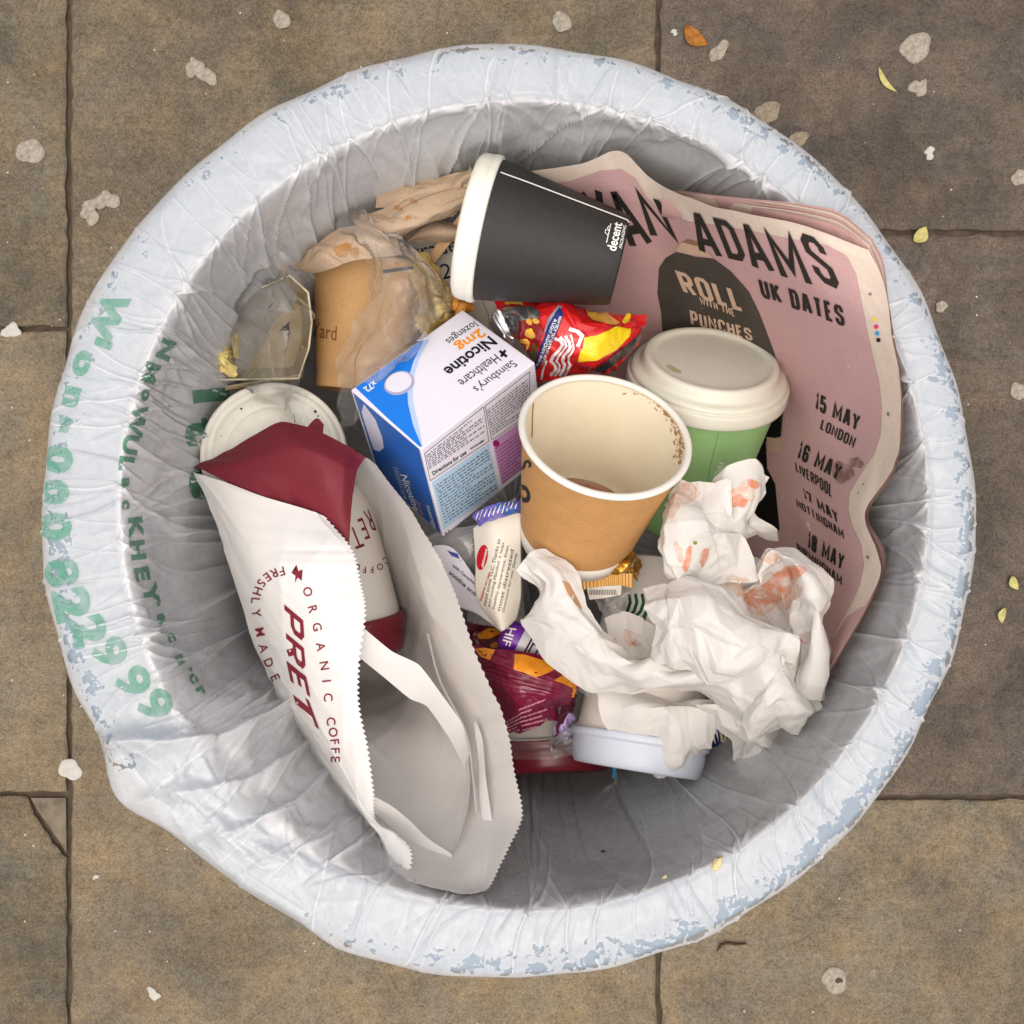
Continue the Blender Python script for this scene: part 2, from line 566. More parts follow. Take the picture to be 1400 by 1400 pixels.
def blob(cx, cy, r, seed=0, n=18, ex=1.0, ang=0.0, rough=0.25):
    q = random.Random(seed)
    ph = [q.uniform(0, 6.28) for _ in range(4)]
    pts = []
    for i in range(n):
        a = 2 * PI * i / n
        rr = r * (1 + rough * (0.5 * math.sin(2 * a + ph[0]) + 0.35 * math.sin(3 * a + ph[1]) + 0.25 * math.sin(5 * a + ph[2])))
        x, y = rr * math.cos(a) * ex, rr * math.sin(a)
        pts.append((cx + x * math.cos(ang) - y * math.sin(ang), cy + x * math.sin(ang) + y * math.cos(ang)))
    return pts

def fine_print(quad, rows, seed, fill=0.62, minw=0.02, maxw=0.09, short=0.2):
    """rows of tiny word-like dashes inside a quad of pixels"""
    q = random.Random(seed)
    V, Fc = [], []
    qa = np.array(quad, dtype=float)
    def pt(u, v):
        return tuple((1 - u) * (1 - v) * qa[0] + u * (1 - v) * qa[1] + u * v * qa[2] + (1 - u) * v * qa[3])
    for r in range(rows):
        y0 = (r + (1 - fill) / 2) / rows; y1 = (r + 1 - (1 - fill) / 2) / rows
        x = 0.0
        end = 1.0 if q.random() > short else q.uniform(.4, .9)
        while x < end:
            w = min(q.uniform(minw, maxw), end - x)
            # a word: letters of uneven height
            k = max(1, int(w / 0.016))
            for i in range(k):
                xa = x + w * i / k; xb = x + w * (i + 0.72) / k
                up = y0 + (y1 - y0) * q.choice([0.0, .25, .25, .25]); dn = y1 - (y1 - y0) * q.choice([0, .12, .12])
                n = len(V)
                V += [pt(xa, up), pt(xb, up), pt(xb, dn), pt(xa, dn)]
                Fc.append((n, n + 1, n + 2, n + 3))
            x += w + 0.018
    return V, Fc
# ============================================================ THE SETTING: paving
def stone(name, c1, c2, c3, seed):
    m, nt, N, L, b = nmat(name)
    tc = N.new('ShaderNodeTexCoord')
    mp = N.new('ShaderNodeMapping'); mp.inputs['Location'].default_value = (seed * 3.7, seed * 1.3, 0)
    L.new(tc.outputs['Object'], mp.inputs['Vector'])
    n1 = N.new('ShaderNodeTexNoise'); n1.inputs['Scale'].default_value = 2.6; n1.inputs['Detail'].default_value = 7; n1.inputs['Roughness'].default_value = 0.62
    n2 = N.new('ShaderNodeTexNoise'); n2.inputs['Scale'].default_value = 85; n2.inputs['Detail'].default_value = 8; n2.inputs['Roughness'].default_value = 0.82
    n3 = N.new('ShaderNodeTexNoise'); n3.inputs['Scale'].default_value = 430; n3.inputs['Detail'].default_value = 3
    n4 = N.new('ShaderNodeTexNoise'); n4.inputs['Scale'].default_value = 12; n4.inputs['Detail'].default_value = 9; n4.inputs['Roughness'].default_value = 0.7
    n4.inputs['Distortion'].default_value = 0.6
    for n in (n1, n2, n3, n4): L.new(mp.outputs[0], n.inputs['Vector'])
    cr = N.new('ShaderNodeValToRGB')
    e = cr.color_ramp.elements
    e[0].position = 0.34; e[0].color = c2; e[1].position = 0.66; e[1].color = c1
    L.new(n1.outputs[0], cr.inputs[0])
    cr2 = N.new('ShaderNodeValToRGB'); e = cr2.color_ramp.elements
    e[0].position = 0.42; e[0].color = (0, 0, 0, 1); e[1].position = 0.68; e[1].color = (0.8, 0.8, 0.8, 1)
    L.new(n4.outputs[0], cr2.inputs[0])
    m1 = N.new('ShaderNodeMix'); m1.data_type = 'RGBA'; m1.inputs[7].default_value = c3
    L.new(cr2.outputs[0], m1.inputs[0]); L.new(cr.outputs[0], m1.inputs[6])
    ad = N.new('ShaderNodeMath'); ad.operation = 'ADD'; L.new(n2.outputs[0], ad.inputs[0]); L.new(n3.outputs[0], ad.inputs[1])
    mr = N.new('ShaderNodeMapRange'); mr.inputs[1].default_value = 0.7; mr.inputs[2].default_value = 1.3; mr.inputs[3].default_value = 0.52; mr.inputs[4].default_value = 1.46
    L.new(ad.outputs[0], mr.inputs[0])
    cc = N.new('ShaderNodeCombineColor')
    for i in range(3): L.new(mr.outputs[0], cc.inputs[i])
    m2 = N.new('ShaderNodeMix'); m2.data_type = 'RGBA'; m2.blend_type = 'MULTIPLY'; m2.inputs[0].default_value = 1
    L.new(m1.outputs[2], m2.inputs[6]); L.new(cc.outputs[0], m2.inputs[7])
    # pale specks and worn grit
    vo = N.new('ShaderNodeTexVoronoi'); vo.inputs['Scale'].default_value = 95; vo.inputs['Randomness'].default_value = 1.0
    L.new(mp.outputs[0], vo.inputs['Vector'])
    lt = N.new('ShaderNodeMath'); lt.operation = 'LESS_THAN'; lt.inputs[1].default_value = 0.11; L.new(vo.outputs['Distance'], lt.inputs[0])
    gt = N.new('ShaderNodeSeparateColor'); L.new(vo.outputs['Color'], gt.inputs[0])
    g2 = N.new('ShaderNodeMath'); g2.operation = 'GREATER_THAN'; g2.inputs[1].default_value = 0.95; L.new(gt.outputs[0], g2.inputs[0])
    ml = N.new('ShaderNodeMath'); ml.operation = 'MULTIPLY'; L.new(lt.outputs[0], ml.inputs[0]); L.new(g2.outputs[0], ml.inputs[1])
    m3 = N.new('ShaderNodeMix'); m3.data_type = 'RGBA'; m3.inputs[7].default_value = lin(190, 182, 168)
    L.new(ml.outputs[0], m3.inputs[0]); L.new(m2.outputs[2], m3.inputs[6])
    # old dirt: dark blotches and scuffed streaks
    n6 = N.new('ShaderNodeTexNoise'); n6.inputs['Scale'].default_value = 5.5; n6.inputs['Detail'].default_value = 10; n6.inputs['Roughness'].default_value = 0.68; n6.inputs['Distortion'].default_value = 0.9
    L.new(mp.outputs[0], n6.inputs['Vector'])
    d6 = N.new('ShaderNodeMapRange'); d6.inputs[1].default_value = 0.36; d6.inputs[2].default_value = 0.58; d6.inputs[3].default_value = 0.84; d6.inputs[4].default_value = 1.2
    L.new(n6.outputs[0], d6.inputs[0])
    ms = N.new('ShaderNodeMapping'); ms.inputs['Scale'].default_value = (9, 150, 9); ms.inputs['Rotation'].default_value = (0, 0, 0.5 + seed); L.new(tc.outputs['Object'], ms.inputs['Vector'])
    n7 = N.new('ShaderNodeTexNoise'); n7.inputs['Scale'].default_value = 1.0; n7.inputs['Detail'].default_value = 4; L.new(ms.outputs[0], n7.inputs['Vector'])
    d7 = N.new('ShaderNodeMapRange'); d7.inputs[1].default_value = 0.35; d7.inputs[2].default_value = 0.7; d7.inputs[3].default_value = 0.95; d7.inputs[4].default_value = 1.06
    L.new(n7.outputs[0], d7.inputs[0])
    dm_ = N.new('ShaderNodeMath'); dm_.operation = 'MULTIPLY'; L.new(d6.outputs[0], dm_.inputs[0]); L.new(d7.outputs[0], dm_.inputs[1])
    c6_ = N.new('ShaderNodeCombineColor')
    for i in range(3): L.new(dm_.outputs[0], c6_.inputs[i])
    m6 = N.new('ShaderNodeMix'); m6.data_type = 'RGBA'; m6.blend_type = 'MULTIPLY'; m6.inputs[0].default_value = 1
    L.new(m3.outputs[2], m6.inputs[6]); L.new(c6_.outputs[0], m6.inputs[7])
    L.new(m6.outputs[2], b.inputs['Base Color'])
    b.inputs['Roughness'].default_value = 0.9; b.inputs['Specular IOR Level'].default_value = 0.15
    bp = N.new('ShaderNodeBump'); bp.inputs['Strength'].default_value = 0.55; bp.inputs['Distance'].default_value = 0.002
    L.new(ad.outputs[0], bp.inputs['Height']); L.new(bp.outputs[0], b.inputs['Normal'])
    return m

M_STONE = [
    stone('sandstone_brown', lin(112, 102, 86), lin(90, 84, 74), lin(126, 110, 86), 1),
    stone('sandstone_grey', lin(96, 88, 79), lin(74, 69, 64), lin(108, 94, 80), 2),
    stone('sandstone_umber', lin(104, 98, 84), lin(86, 81, 72), lin(120, 104, 80), 3),
    stone('sandstone_ochre', lin(120, 109, 90), lin(104, 98, 87), lin(130, 112, 85), 4),
]
M_MORTAR = paper('mortar', lin(84, 74, 62), rough=0.95, var=0.35, scale=60, bump=0.8, bscale=300, spec=0.1)

big = 60.0
pav = mesh_obj('pavement', [(-big, -big, -0.0065), (big, -big, -0.0065), (big, big, -0.0065), (-big, big, -0.0065)], [(0, 1, 2, 3)], M_MORTAR, smooth=False, kind='structure', origin=(0, 0, -0.0065))

def slab(x0, x1, y0, y1, mat, seed, cut=None):
    """one paving stone between pixel edges (ground scale): a block with a worn, uneven arris"""
    r = random.Random(seed)
    outline = []
    def side(ax, ay, bx, by):
        n = max(4, int(math.hypot(bx - ax, by - ay) / 16))
        for i in range(n):
            t = i / n
            j = r.choice([1.2, 1.6, 2.6]) if 0 < i else 0.8
            outline.append((ax + (bx - ax) * t + r.uniform(-j, j), ay + (by - ay) * t + r.uniform(-j, j)))
    cs = cut or [(x0, y0), (x1, y0), (x1, y1), (x0, y1)]
    for a, b in zip(cs, cs[1:] + cs[:1]): side(a[0], a[1], b[0], b[1])
    n = len(outline)
    cx = sum(p[0] for p in outline) / n; cy = sum(p[1] for p in outline) / n
    V = []
    dz = r.uniform(-0.0012, 0.0)
    for inset, z in ((0, -0.016), (0, -0.004), (1.4, -0.0012), (4.5, 0.0)):
        for (x, y) in outline:
            d = math.hypot(x - cx, y - cy)
            s = 1 - inset * (1 + 0.6 * r.random()) / d
            V.append(G(cx + (x - cx) * s, cy + (y - cy) * s, z + dz))
    Fc = []
    for k in range(3):
        for i in range(n):
            i2 = (i + 1) % n
            Fc.append((k * n + i2, k * n + i, (k + 1) * n + i, (k + 1) * n + i2))
    Fc.append(tuple(3 * n + i for i in range(n))[::-1])
    return mesh_obj('paving_slab', V, Fc, mat, pav, smooth=False)

J = 3.0
LEFT = [(-900, -480, 2), (-480, 450, 2), (450, 1085, 3), (1085, 1760, 2), (1760, 2600, 0)]
MID = [(-1000, -150, 0), (-150, 640, 0), (640, 1560, 3), (1560, 2500, 0)]
RIGHT = [(-1100, -420, 1), (-420, 318, 1), (318, 1090, 1), (1090, 1900, 3), (1900, 2600, 1)]
FARL = [(-900, -100, 0), (-100, 700, 2), (700, 1500, 1), (1500, 2400, 2)]
FARR = [(-1000, -200, 3), (-200, 760, 1), (760, 1560, 0), (1560, 2500, 1)]
cnt = 0
for (x0, x1), rows in (((-1560, -700), FARR), ((-700, 95), LEFT), ((95, 900), MID), ((900, 1720), RIGHT), ((1720, 2500), FARL)):
    for (y0, y1, mi) in rows:
        cnt += 1
        cut = None
        if x1 == 95 and y0 == 1085:      # the stone with the broken corner
            cut = [(x0 + J, y0 + J), (38, y0 + J), (48, 1112), (66, 1138), (82, 1160), (x1 - J, 1172), (x1 - J, y1 - J), (x0 + J, y1 - J)]
        slab(x0 + J, x1 - J, y0 + J, y1 - J, M_STONE[mi], cnt, cut)
M_PATCH = paper('mortar_patch', lin(118, 108, 92), rough=0.95, var=0.4, scale=70, bump=1.0, bscale=220, spec=0.1)
pv = [(42, 1091), (90, 1091), (91, 1166), (84, 1155), (70, 1134), (52, 1109)]
mesh_obj('mortar_patch', [G(x, y, -0.002) for x, y in pv] + [G(x, y, -0.009) for x, y in pv],
         [(5, 4, 3, 2, 1, 0)] + [(i, (i + 1) % 6, 6 + (i + 1) % 6, 6 + i) for i in range(6)], M_PATCH, pav, smooth=False)

# ============================================================ THE BIN
M_BIN = paper('bin_paint', lin(70, 82, 92), rough=0.45, var=0.12, scale=30, bump=0.05, spec=0.4)
M_RIM = paper('bin_rim_paint', lin(140, 156, 170), rough=0.4, var=0.1, scale=40, bump=0.05, spec=0.4)
M_INNER = paper('bin_inner_steel', lin(134, 128, 124), rough=0.6, var=0.15, scale=30, bump=0.05, spec=0.3)
bin_o = thing('litter_bin', (0, 0, 0), 'round open-topped litter bin with a pale blue rim, standing on the paving', 'litter bin')
v, f = lathe([(0.0, 0.012), (0.185, 0.012), (0.192, 0.0), (0.198, 0.02), (0.214, 0.76), (0.2155, 0.79)], Vector((0, 0, 0)), (0, 0, 1), 96)
mesh_obj('body', v, f, M_BIN, bin_o)
v, f = lathe([(0.2125, 0.79), (0.2, 0.76), (0.183, 0.05), (0.0, 0.045)], Vector((0, 0, 0)), (0, 0, 1), 96)
mesh_obj('inner_wall', v, f, M_INNER, bin_o)

PROF = np.array([  # radius mm, depth mm, centre shift x, y (mm)
    (221, 110, -2, 0), (223.5, 30, -2, 0), (224, 12, -2, 0), (223, 4, -2, 0), (219, 0.8, -1, 0), (211, 0, 0, 1), (201, 0.6, 2, 1.5),
    (194, 1.6, 5, 3), (191, 5, 6, 3.3), (190.5, 30, 5, 3), (190, 75, 2, 1), (184, 130, 0, 0), (170, 200, 0, 0), (146, 255, 0, 0), (95, 280, 0, 0), (2, 286, 0, 0)], float)

def profile_pts(NT, TS, inset=0.0):
    th = np.linspace(0, 2 * PI, NT, endpoint=False)
    P = cr1(PROF, TS)
    X = np.zeros((NT, len(TS), 3))
    X[..., 0] = (P[None, :, 0] - inset) * np.cos(th)[:, None] + P[None, :, 2]
    X[..., 1] = (P[None, :, 0] - inset) * np.sin(th)[:, None] + P[None, :, 3]
    X[..., 2] = RIMZ * 1000 - P[None, :, 1]
    return th, X / 1000.0

ts = np.linspace(1.2, 7.45, 30)
th, X = profile_pts(160, ts)
dgr = np.degrees(th)[:, None]
X[..., 2] -= 0.0015 + 0.0022 * np.exp(-((dgr - 228) / 20.0) ** 4)
rad = np.hypot(X[..., 0], X[..., 1])
shrink = 1 - (0.0014 + 0.0022 * np.exp(-((dgr - 236) / 14.0) ** 4)) / rad * np.clip((5.5 - ts) / 1.5, -1, 1)[None, :]
X[..., 0] *= shrink; X[..., 1] *= shrink
mesh_obj('rim', X.reshape(-1, 3), grid_faces(160, 30, close_u=True), M_RIM, bin_o)

# ============================================================ THE LINER
def liner_material():
    m, nt, N, L, b = nmat('liner_film')
    o = N['Material Output']
    tc = N.new('ShaderNodeTexCoord')
    at = N.new('ShaderNodeAttribute'); at.attribute_name = 'contact'
    n1 = N.new('ShaderNodeTexNoise'); n1.inputs['Scale'].default_value = 105; n1.inputs['Detail'].default_value = 5; n1.inputs['Roughness'].default_value = 0.68
    n1.inputs['Distortion'].default_value = 0.8
    n2 = N.new('ShaderNodeTexNoise'); n2.inputs['Scale'].default_value = 420; n2.inputs['Detail'].default_value = 3
    for n in (n1, n2): L.new(tc.outputs['Object'], n.inputs['Vector'])
    a1 = N.new('ShaderNodeMath'); a1.operation = 'MULTIPLY_ADD'; a1.inputs[1].default_value = 0.8; L.new(n2.outputs[0], a1.inputs[0])
    a0 = N.new('ShaderNodeMath'); a0.operation = 'MULTIPLY'; a0.inputs[1].default_value = 2.2; L.new(n1.outputs[0], a0.inputs[0]); L.new(a0.outputs[0], a1.inputs[2])
    a2 = N.new('ShaderNodeMath'); a2.operation = 'ADD'; L.new(a1.outputs[0], a2.inputs[0]); L.new(at.outputs['Fac'], a2.inputs[1])
    mr = N.new('ShaderNodeMapRange'); mr.inputs[1].default_value = 1.84; mr.inputs[2].default_value = 1.90
    mr.inputs[3].default_value = 0.0; mr.inputs[4].default_value = 1.0
    L.new(a2.outputs[0], mr.inputs[0])
    # film opacity: milky where it stands off, clear where it clings wet to the rim
    fog = N.new('ShaderNodeMapRange'); fog.inputs[1].default_value = 0.3; fog.inputs[2].default_value = 0.7; fog.inputs[3].default_value = -0.07; fog.inputs[4].default_value = 0.07
    L.new(n1.outputs[0], fog.inputs[0])
    lay = N.new('ShaderNodeAttribute'); lay.attribute_name = 'layers'
    fa = N.new('ShaderNodeMath'); fa.operation = 'ADD'; L.new(fog.outputs[0], fa.inputs[0]); L.new(lay.outputs['Fac'], fa.inputs[1])
    al = N.new('ShaderNodeMix'); al.data_type = 'FLOAT'; al.inputs[3].default_value = 0.16
    L.new(mr.outputs[0], al.inputs[0]); L.new(fa.outputs[0], al.inputs[2])
    b.inputs['Base Color'].default_value = (0.84, 0.85, 0.86, 1)
    b.inputs['Roughness'].default_value = 0.16; b.inputs['Specular IOR Level'].default_value = 0.8
    tl = N.new('ShaderNodeBsdfTranslucent'); tl.inputs[0].default_value = (0.82, 0.84, 0.85, 1)
    m0 = N.new('ShaderNodeMixShader'); m0.inputs[0].default_value = 0.22
    L.new(b.outputs[0], m0.inputs[1]); L.new(tl.outputs[0], m0.inputs[2])
    tr = N.new('ShaderNodeBsdfTransparent'); tr.inputs[0].default_value = (0.95, 0.96, 0.97, 1)
    m1 = N.new('ShaderNodeMixShader'); L.new(al.outputs[0], m1.inputs[0]); L.new(tr.outputs[0], m1.inputs[1]); L.new(m0.outputs[0], m1.inputs[2])
    L.new(m1.outputs[0], o.inputs['Surface'])
    # drawn film: fine creases that run across the rim and down the wall
    sp = N.new('ShaderNodeSeparateXYZ'); L.new(tc.outputs['Object'], sp.inputs[0])
    cx_ = N.new('ShaderNodeCombineXYZ'); L.new(sp.outputs[0], cx_.inputs[0]); L.new(sp.outputs[1], cx_.inputs[1])
    ln_ = N.new('ShaderNodeVectorMath'); ln_.operation = 'LENGTH'; L.new(cx_.outputs[0], ln_.inputs[0])
    nr_ = N.new('ShaderNodeVectorMath'); nr_.operation = 'NORMALIZE'; L.new(cx_.outputs[0], nr_.inputs[0])
    sc_ = N.new('ShaderNodeVectorMath'); sc_.operation = 'SCALE'; sc_.inputs['Scale'].default_value = 1.0; L.new(nr_.outputs[0], sc_.inputs[0])
    zz = N.new('ShaderNodeMath'); zz.operation = 'SUBTRACT'; L.new(ln_.outputs['Value'], zz.inputs[0]); L.new(sp.outputs[2], zz.inputs[1])
    z2 = N.new('ShaderNodeMath'); z2.operation = 'MULTIPLY'; z2.inputs[1].default_value = 1.15; L.new(zz.outputs[0], z2.inputs[0])
    zc = N.new('ShaderNodeCombineXYZ'); L.new(z2.outputs[0], zc.inputs[2])
    av = N.new('ShaderNodeVectorMath'); av.operation = 'ADD'; L.new(sc_.outputs[0], av.inputs[0]); L.new(zc.outputs[0], av.inputs[1])
    nb = N.new('ShaderNodeTexNoise'); nb.noise_type = 'RIDGED_MULTIFRACTAL'; nb.inputs['Scale'].default_value = 13; nb.inputs['Detail'].default_value = 3.2; nb.inputs['Roughness'].default_value = 0.45; nb.inputs['Lacunarity'].default_value = 2.3
    nb.inputs['Distortion'].default_value = 0.5
    L.new(av.outputs[0], nb.inputs['Vector'])
    # crease whitening: the film looks denser along a crease
    wh = N.new('ShaderNodeMapRange'); wh.inputs[1].default_value = 0.8; wh.inputs[2].default_value = 1.7; wh.inputs[3].default_value = -0.04; wh.inputs[4].default_value = 0.26
    L.new(nb.outputs[0], wh.inputs[0])
    aw = N.new('ShaderNodeMath'); aw.operation = 'ADD'; aw.use_clamp = True
    L.new(al.outputs[0], aw.inputs[0]); L.new(wh.outputs[0], aw.inputs[1]); L.new(aw.outputs[0], m1.inputs[0])
    bp = N.new('ShaderNodeBump'); bp.inputs['Strength'].default_value = 0.5; bp.inputs['Distance'].default_value = 0.0016
    nc = N.new('ShaderNodeTexNoise'); nc.noise_type = 'RIDGED_MULTIFRACTAL'; nc.inputs['Scale'].default_value = 34; nc.inputs['Detail'].default_value = 2.5; nc.inputs['Roughness'].default_value = 0.4; nc.inputs['Distortion'].default_value = 1.2
    L.new(tc.outputs['Object'], nc.inputs['Vector'])
    hb = N.new('ShaderNodeMath'); hb.operation = 'MULTIPLY_ADD'; hb.inputs[1].default_value = 0.55; L.new(nc.outputs[0], hb.inputs[0]); L.new(nb.outputs[0], hb.inputs[2])
    L.new(hb.outputs[0], bp.inputs['Height']); L.new(bp.outputs[0], b.inputs['Normal']); L.new(bp.outputs[0], tl.inputs['Normal'])
    return m
M_LINER = liner_material()

NT = 3000
TS = np.concatenate([np.linspace(0, 2, 8)[:-1], np.linspace(2, 8.6, 66)[:-1], np.linspace(8.6, 15, 56)])
NS = len(TS)
th, X = profile_pts(NT, TS)
TH, T = np.meshgrid(th, TS, indexing='ij')
def wrap(a): return (a + PI) % (2 * PI) - PI
# lower left: the bag is bunched, it bridges the rim instead of hugging it
loose = np.exp(-(np.abs(wrap(TH - math.radians(227))) / math.radians(17)) ** 4)
target = cr1(np.array([(221, 110), (225, 30), (226, 14), (222, 5), (216, 0), (208, -2), (199, -2.5), (191, -1), (184, 8), (175, 30), (169, 80), (166, 130), (160, 200), (140, 255), (92, 280), (2, 286)], float), TS)
c, s = np.cos(TH), np.sin(TH)
XL = np.stack([target[None, :, 0] * c, target[None, :, 0] * s, RIMZ * 1000 - np.broadcast_to(target[None, :, 1], T.shape)], axis=2) / 1000.0
X = X * (1 - loose[..., None]) + XL * loose[..., None]
# chord-like outer edge there
rs = np.random.RandomState(11)
H = np.zeros_like(T)
# drawn creases crossing the rim
for i in range(150):
    t0 = rs.uniform(0, 2 * PI); k = rs.normal(0, 0.016); w = rs.uniform(0.0022, 0.0042); h = rs.uniform(0.15, 0.6) * rs.choice([1, 1, 1, 2.4])
    ta = rs.uniform(1.5, 6.0); tb = ta + rs.uniform(2.5, 7.0)
    bend = rs.normal(0, 0.004)
    x = wrap(TH - t0 - k * (T - 5) - bend * (T - 5) ** 2)
    win = smooth1(T, ta, ta + 0.8) * (1 - smooth1(T, tb - 1.2, tb))
    H += h * np.exp(-np.abs(x / w) ** 1.4) * win
# taut lines where the film is drawn over the rim: one thin ridge across it, then a fan of creases down the wall
CR = np.zeros_like(T)
def add_line(t0, k, bend, w, h, ta, tb, white, fade=1.0):
    span = w * 7 + abs(k) * 6 + abs(bend) * 20
    idx = np.where(np.abs(wrap(th - t0)) < span + 0.02)[0]
    if len(idx) == 0: return
    Th, Tt = TH[idx], T[idx]
    x = wrap(Th - t0 - k * (Tt - 7.2) - bend * (Tt - 7.2) ** 2)
    win = smooth1(Tt, ta, ta + 0.5) * (1 - smooth1(Tt, tb - fade, tb))
    g = np.exp(-np.abs(x / w) ** 1.3) * win
    H[idx] += h * g
    CR[idx] = np.maximum(CR[idx], white * np.exp(-(x / (w * .8)) ** 2) * win)
a = 0.0
while a < 2 * PI:
    a += rs.uniform(0.015, 0.15)
    sl = rs.normal(0, 0.006) + (0.02 if 1.2 < (a % (2 * PI)) < 2.6 else 0.0)
    strong = rs.rand()
    add_line(a, sl + rs.normal(0, .006), rs.normal(0, .0015), 0.0024 + .001 * strong, 0.25 + 0.55 * strong, 2.0 + rs.uniform(0, 3.2), 8.6, .2 + .6 * strong)
    for q in range(rs.randint(2, 6)):
        kk = sl + rs.uniform(-0.045, 0.045)
        add_line(a, kk, rs.normal(0, .003), 0.0026 + .003 * rs.rand(), rs.uniform(.5, 2.0) * (0.5 + strong), 6.9, rs.uniform(8.6, 11.8), rs.uniform(.2, .8) * (.4 + .6 * strong), 1.5)
    for q in range(rs.randint(0, 3)):
        add_line(a + rs.uniform(-.05, .05), rs.uniform(-.02, .02), 0, 0.0025, rs.uniform(.2, .5), rs.uniform(3, 5), rs.uniform(6, 7.6), rs.uniform(.1, .4))
# long pleats down the inside
for i in range(170):
    t0 = rs.uniform(0, 2 * PI)
    left = math.exp(-(wrap(t0 - math.radians(192)) / 0.5) ** 2)
    if left < 0.3 and rs.rand() < 0.2: continue
    k = rs.normal(0, 0.02) + 0.012 * wrap(t0 - math.radians(200)) * left
    hh = rs.uniform(0.6, 2.4) * (1 + 1.3 * left) * (0.35 if math.cos(t0 - math.radians(5)) > 0.5 else 1.0)
    st = rs.uniform(6.2, 9.5)
    x = wrap(TH - t0 - k * (T - 7))
    w = 0.006 + 0.0036 * np.maximum(T - 7, 0) * rs.uniform(0.4, 1.6)
    asym = np.where(x > 0, np.exp(-np.abs(x / w)), np.exp(-(x / (w * 0.45)) ** 2))
    win = smooth1(T, st, st + 2.5) * (1 - smooth1(T, 12.5, 14.5))
    H += hh * asym * win * (0.6 + 0.25 * np.maximum(T - 8, 0))
# low waves and film crumple
for i in range(9):
    n = rs.randint(3, 17); H += rs.uniform(0.4, 1.6) * np.sin(n * TH + rs.uniform(0, 6) + 0.4 * T) * smooth1(T, 7.5, 10.5)
Ru = TH * 0.2; Rv = T * 0.02
north = np.exp(-(wrap(TH - math.radians(60)) / 0.9) ** 2)
cr_amp = 0.10 + 0.25 * smooth1(T, 6.8, 8.5) + 0.5 * north * smooth1(T, 6.3, 8) + 0.8 * loose * smooth1(T, 3.0, 6)
H += 1000 * crumple(Ru, Rv, 5, waves=9, lam=(0.010, 0.06), amp=0.055) * cr_amp * smooth1(T, 2.0, 4.0)
zi = np.where(loose[:, 0] > 0.01)[0]
H[zi] += 1000 * facets(Ru[zi], Rv[zi], 15, scales=((.045, .30), (.02, .22), (.009, .10))) * loose[zi] * smooth1(T[zi], 3.2, 5.5)
H += 3.5 * np.exp(-(wrap(TH - math.radians(217)) / math.radians(6)) ** 2) * np.exp(-((T - 3) / 1.5) ** 2)
# two heavy folds that run from the rim obliquely into the bin
for c0, c1, hgt, w0 in ((209.5, 221.0, 11.0, 2.6), (218.0, 229.0, 6.0, 2.2), (226.5, 235.0, 4.0, 1.8)):
    cen_t = math.radians(c0) + math.radians(c1 - c0) * smooth1(T, 3.5, 11.0)
    x = np.degrees(wrap(TH - cen_t))
    shape = np.where(x < 0, np.exp(-np.abs(x / (w0 * .45)) ** 1.5), np.exp(-np.abs(x / w0) ** 1.2))
    H += hgt * shape * smooth1(T, 3.0, 5.0) * (1 - .5 * smooth1(T, 10, 12.5))
# scalloped inner lip where the film gathers (upper side)
gath = np.exp(-(wrap(TH - math.radians(75)) / 1.0) ** 4)
H += gath * 1.6 * np.maximum(0, np.sin(TH * 62 + 2 * np.sin(TH * 9)) * np.exp(-((T - 7.4) / 0.8) ** 2))
Nn = grid_normals(X)
# normals must face the open side
cen = np.array([0, 0, RIMZ + 0.05])
face = np.where(T[..., None] < 4.6, X - np.array([0, 0, RIMZ - 0.05]), -(X - np.array([0, 0, RIMZ + 0.02])))
sg = np.sign((Nn * face).sum(axis=2, keepdims=True)); Nn = Nn * sg
edge = np.exp(-((T - 3.0) / 1.3) ** 2)
wob = sum(rs.uniform(.15, .5) * np.sin(q * TH + rs.uniform(0, 6)) for q in (7, 11, 16, 23, 31))
dg = np.degrees(TH)
bul = 7.0 * np.exp(-((dg - 216) / 5.0) ** 2) - 2.0 * np.exp(-((dg - 238) / 9.0) ** 2) + 1.5 * np.exp(-((dg - 150) / 4.0) ** 2)
X[..., 0] += edge * (wob + bul) / 1000 * np.cos(TH); X[..., 1] += edge * (wob + bul) / 1000 * np.sin(TH)
X = X + Nn * (np.where(T < 8.2, np.clip(H, -0.4, 22), np.clip(H, -2.5, 22)) / 1000.0)[..., None]
LV = X.reshape(-1, 3); LF = grid_faces(NT, NS, close_u=True)
liner = mesh_obj('bin_liner', LV, LF, M_LINER, None, origin=(0, 0, RIMZ - 0.286),
                 label='translucent white plastic bin bag gathered over the bin rim, with green printing', cat='bin bag')
# where the film clings to the rim (speckled band near the outer edge; strongest right and lower right)
deg = np.degrees(TH) % 360
def bump(a, w): return np.exp(-(np.abs((deg - a + 180) % 360 - 180) / w) ** 2)
band = smooth1(T, 3.2, 4.0) * (1 - smooth1(T, 4.5, 6.1))
amt = 0.10 + 0.30 * bump(325, 45) + 0.26 * bump(55, 12) + 0.24 * bump(20, 14) + 0.22 * bump(195, 28) + 0.2 * bump(280, 22) - 0.25 * loose + 0.12 * bump(95, 20)
inner = np.exp(-((T - 7.3) / 0.2) ** 2) * (0.22 * bump(190, 25) + 0.26 * bump(340, 30))
contact = band * (amt + 0.32) + inner * 1.6 - 0.30
ins = smooth1(T, 6.9, 7.6)
layers = 0.55 + ins * (0.16 + 0.16 * bump(110, 60) + 0.22 * bump(190, 32) + 0.06 * bump(345, 40) - 0.24 * bump(282, 38)) + 0.12 * loose
layers = layers + 0.34 * CR
at = liner.data.attributes.new('layers', 'FLOAT', 'POINT')
at.data.foreach_set('value', layers.reshape(-1).astype(np.float32))
at = liner.data.attributes.new('contact', 'FLOAT', 'POINT')
at.data.foreach_set('value', contact.reshape(-1).astype(np.float32))
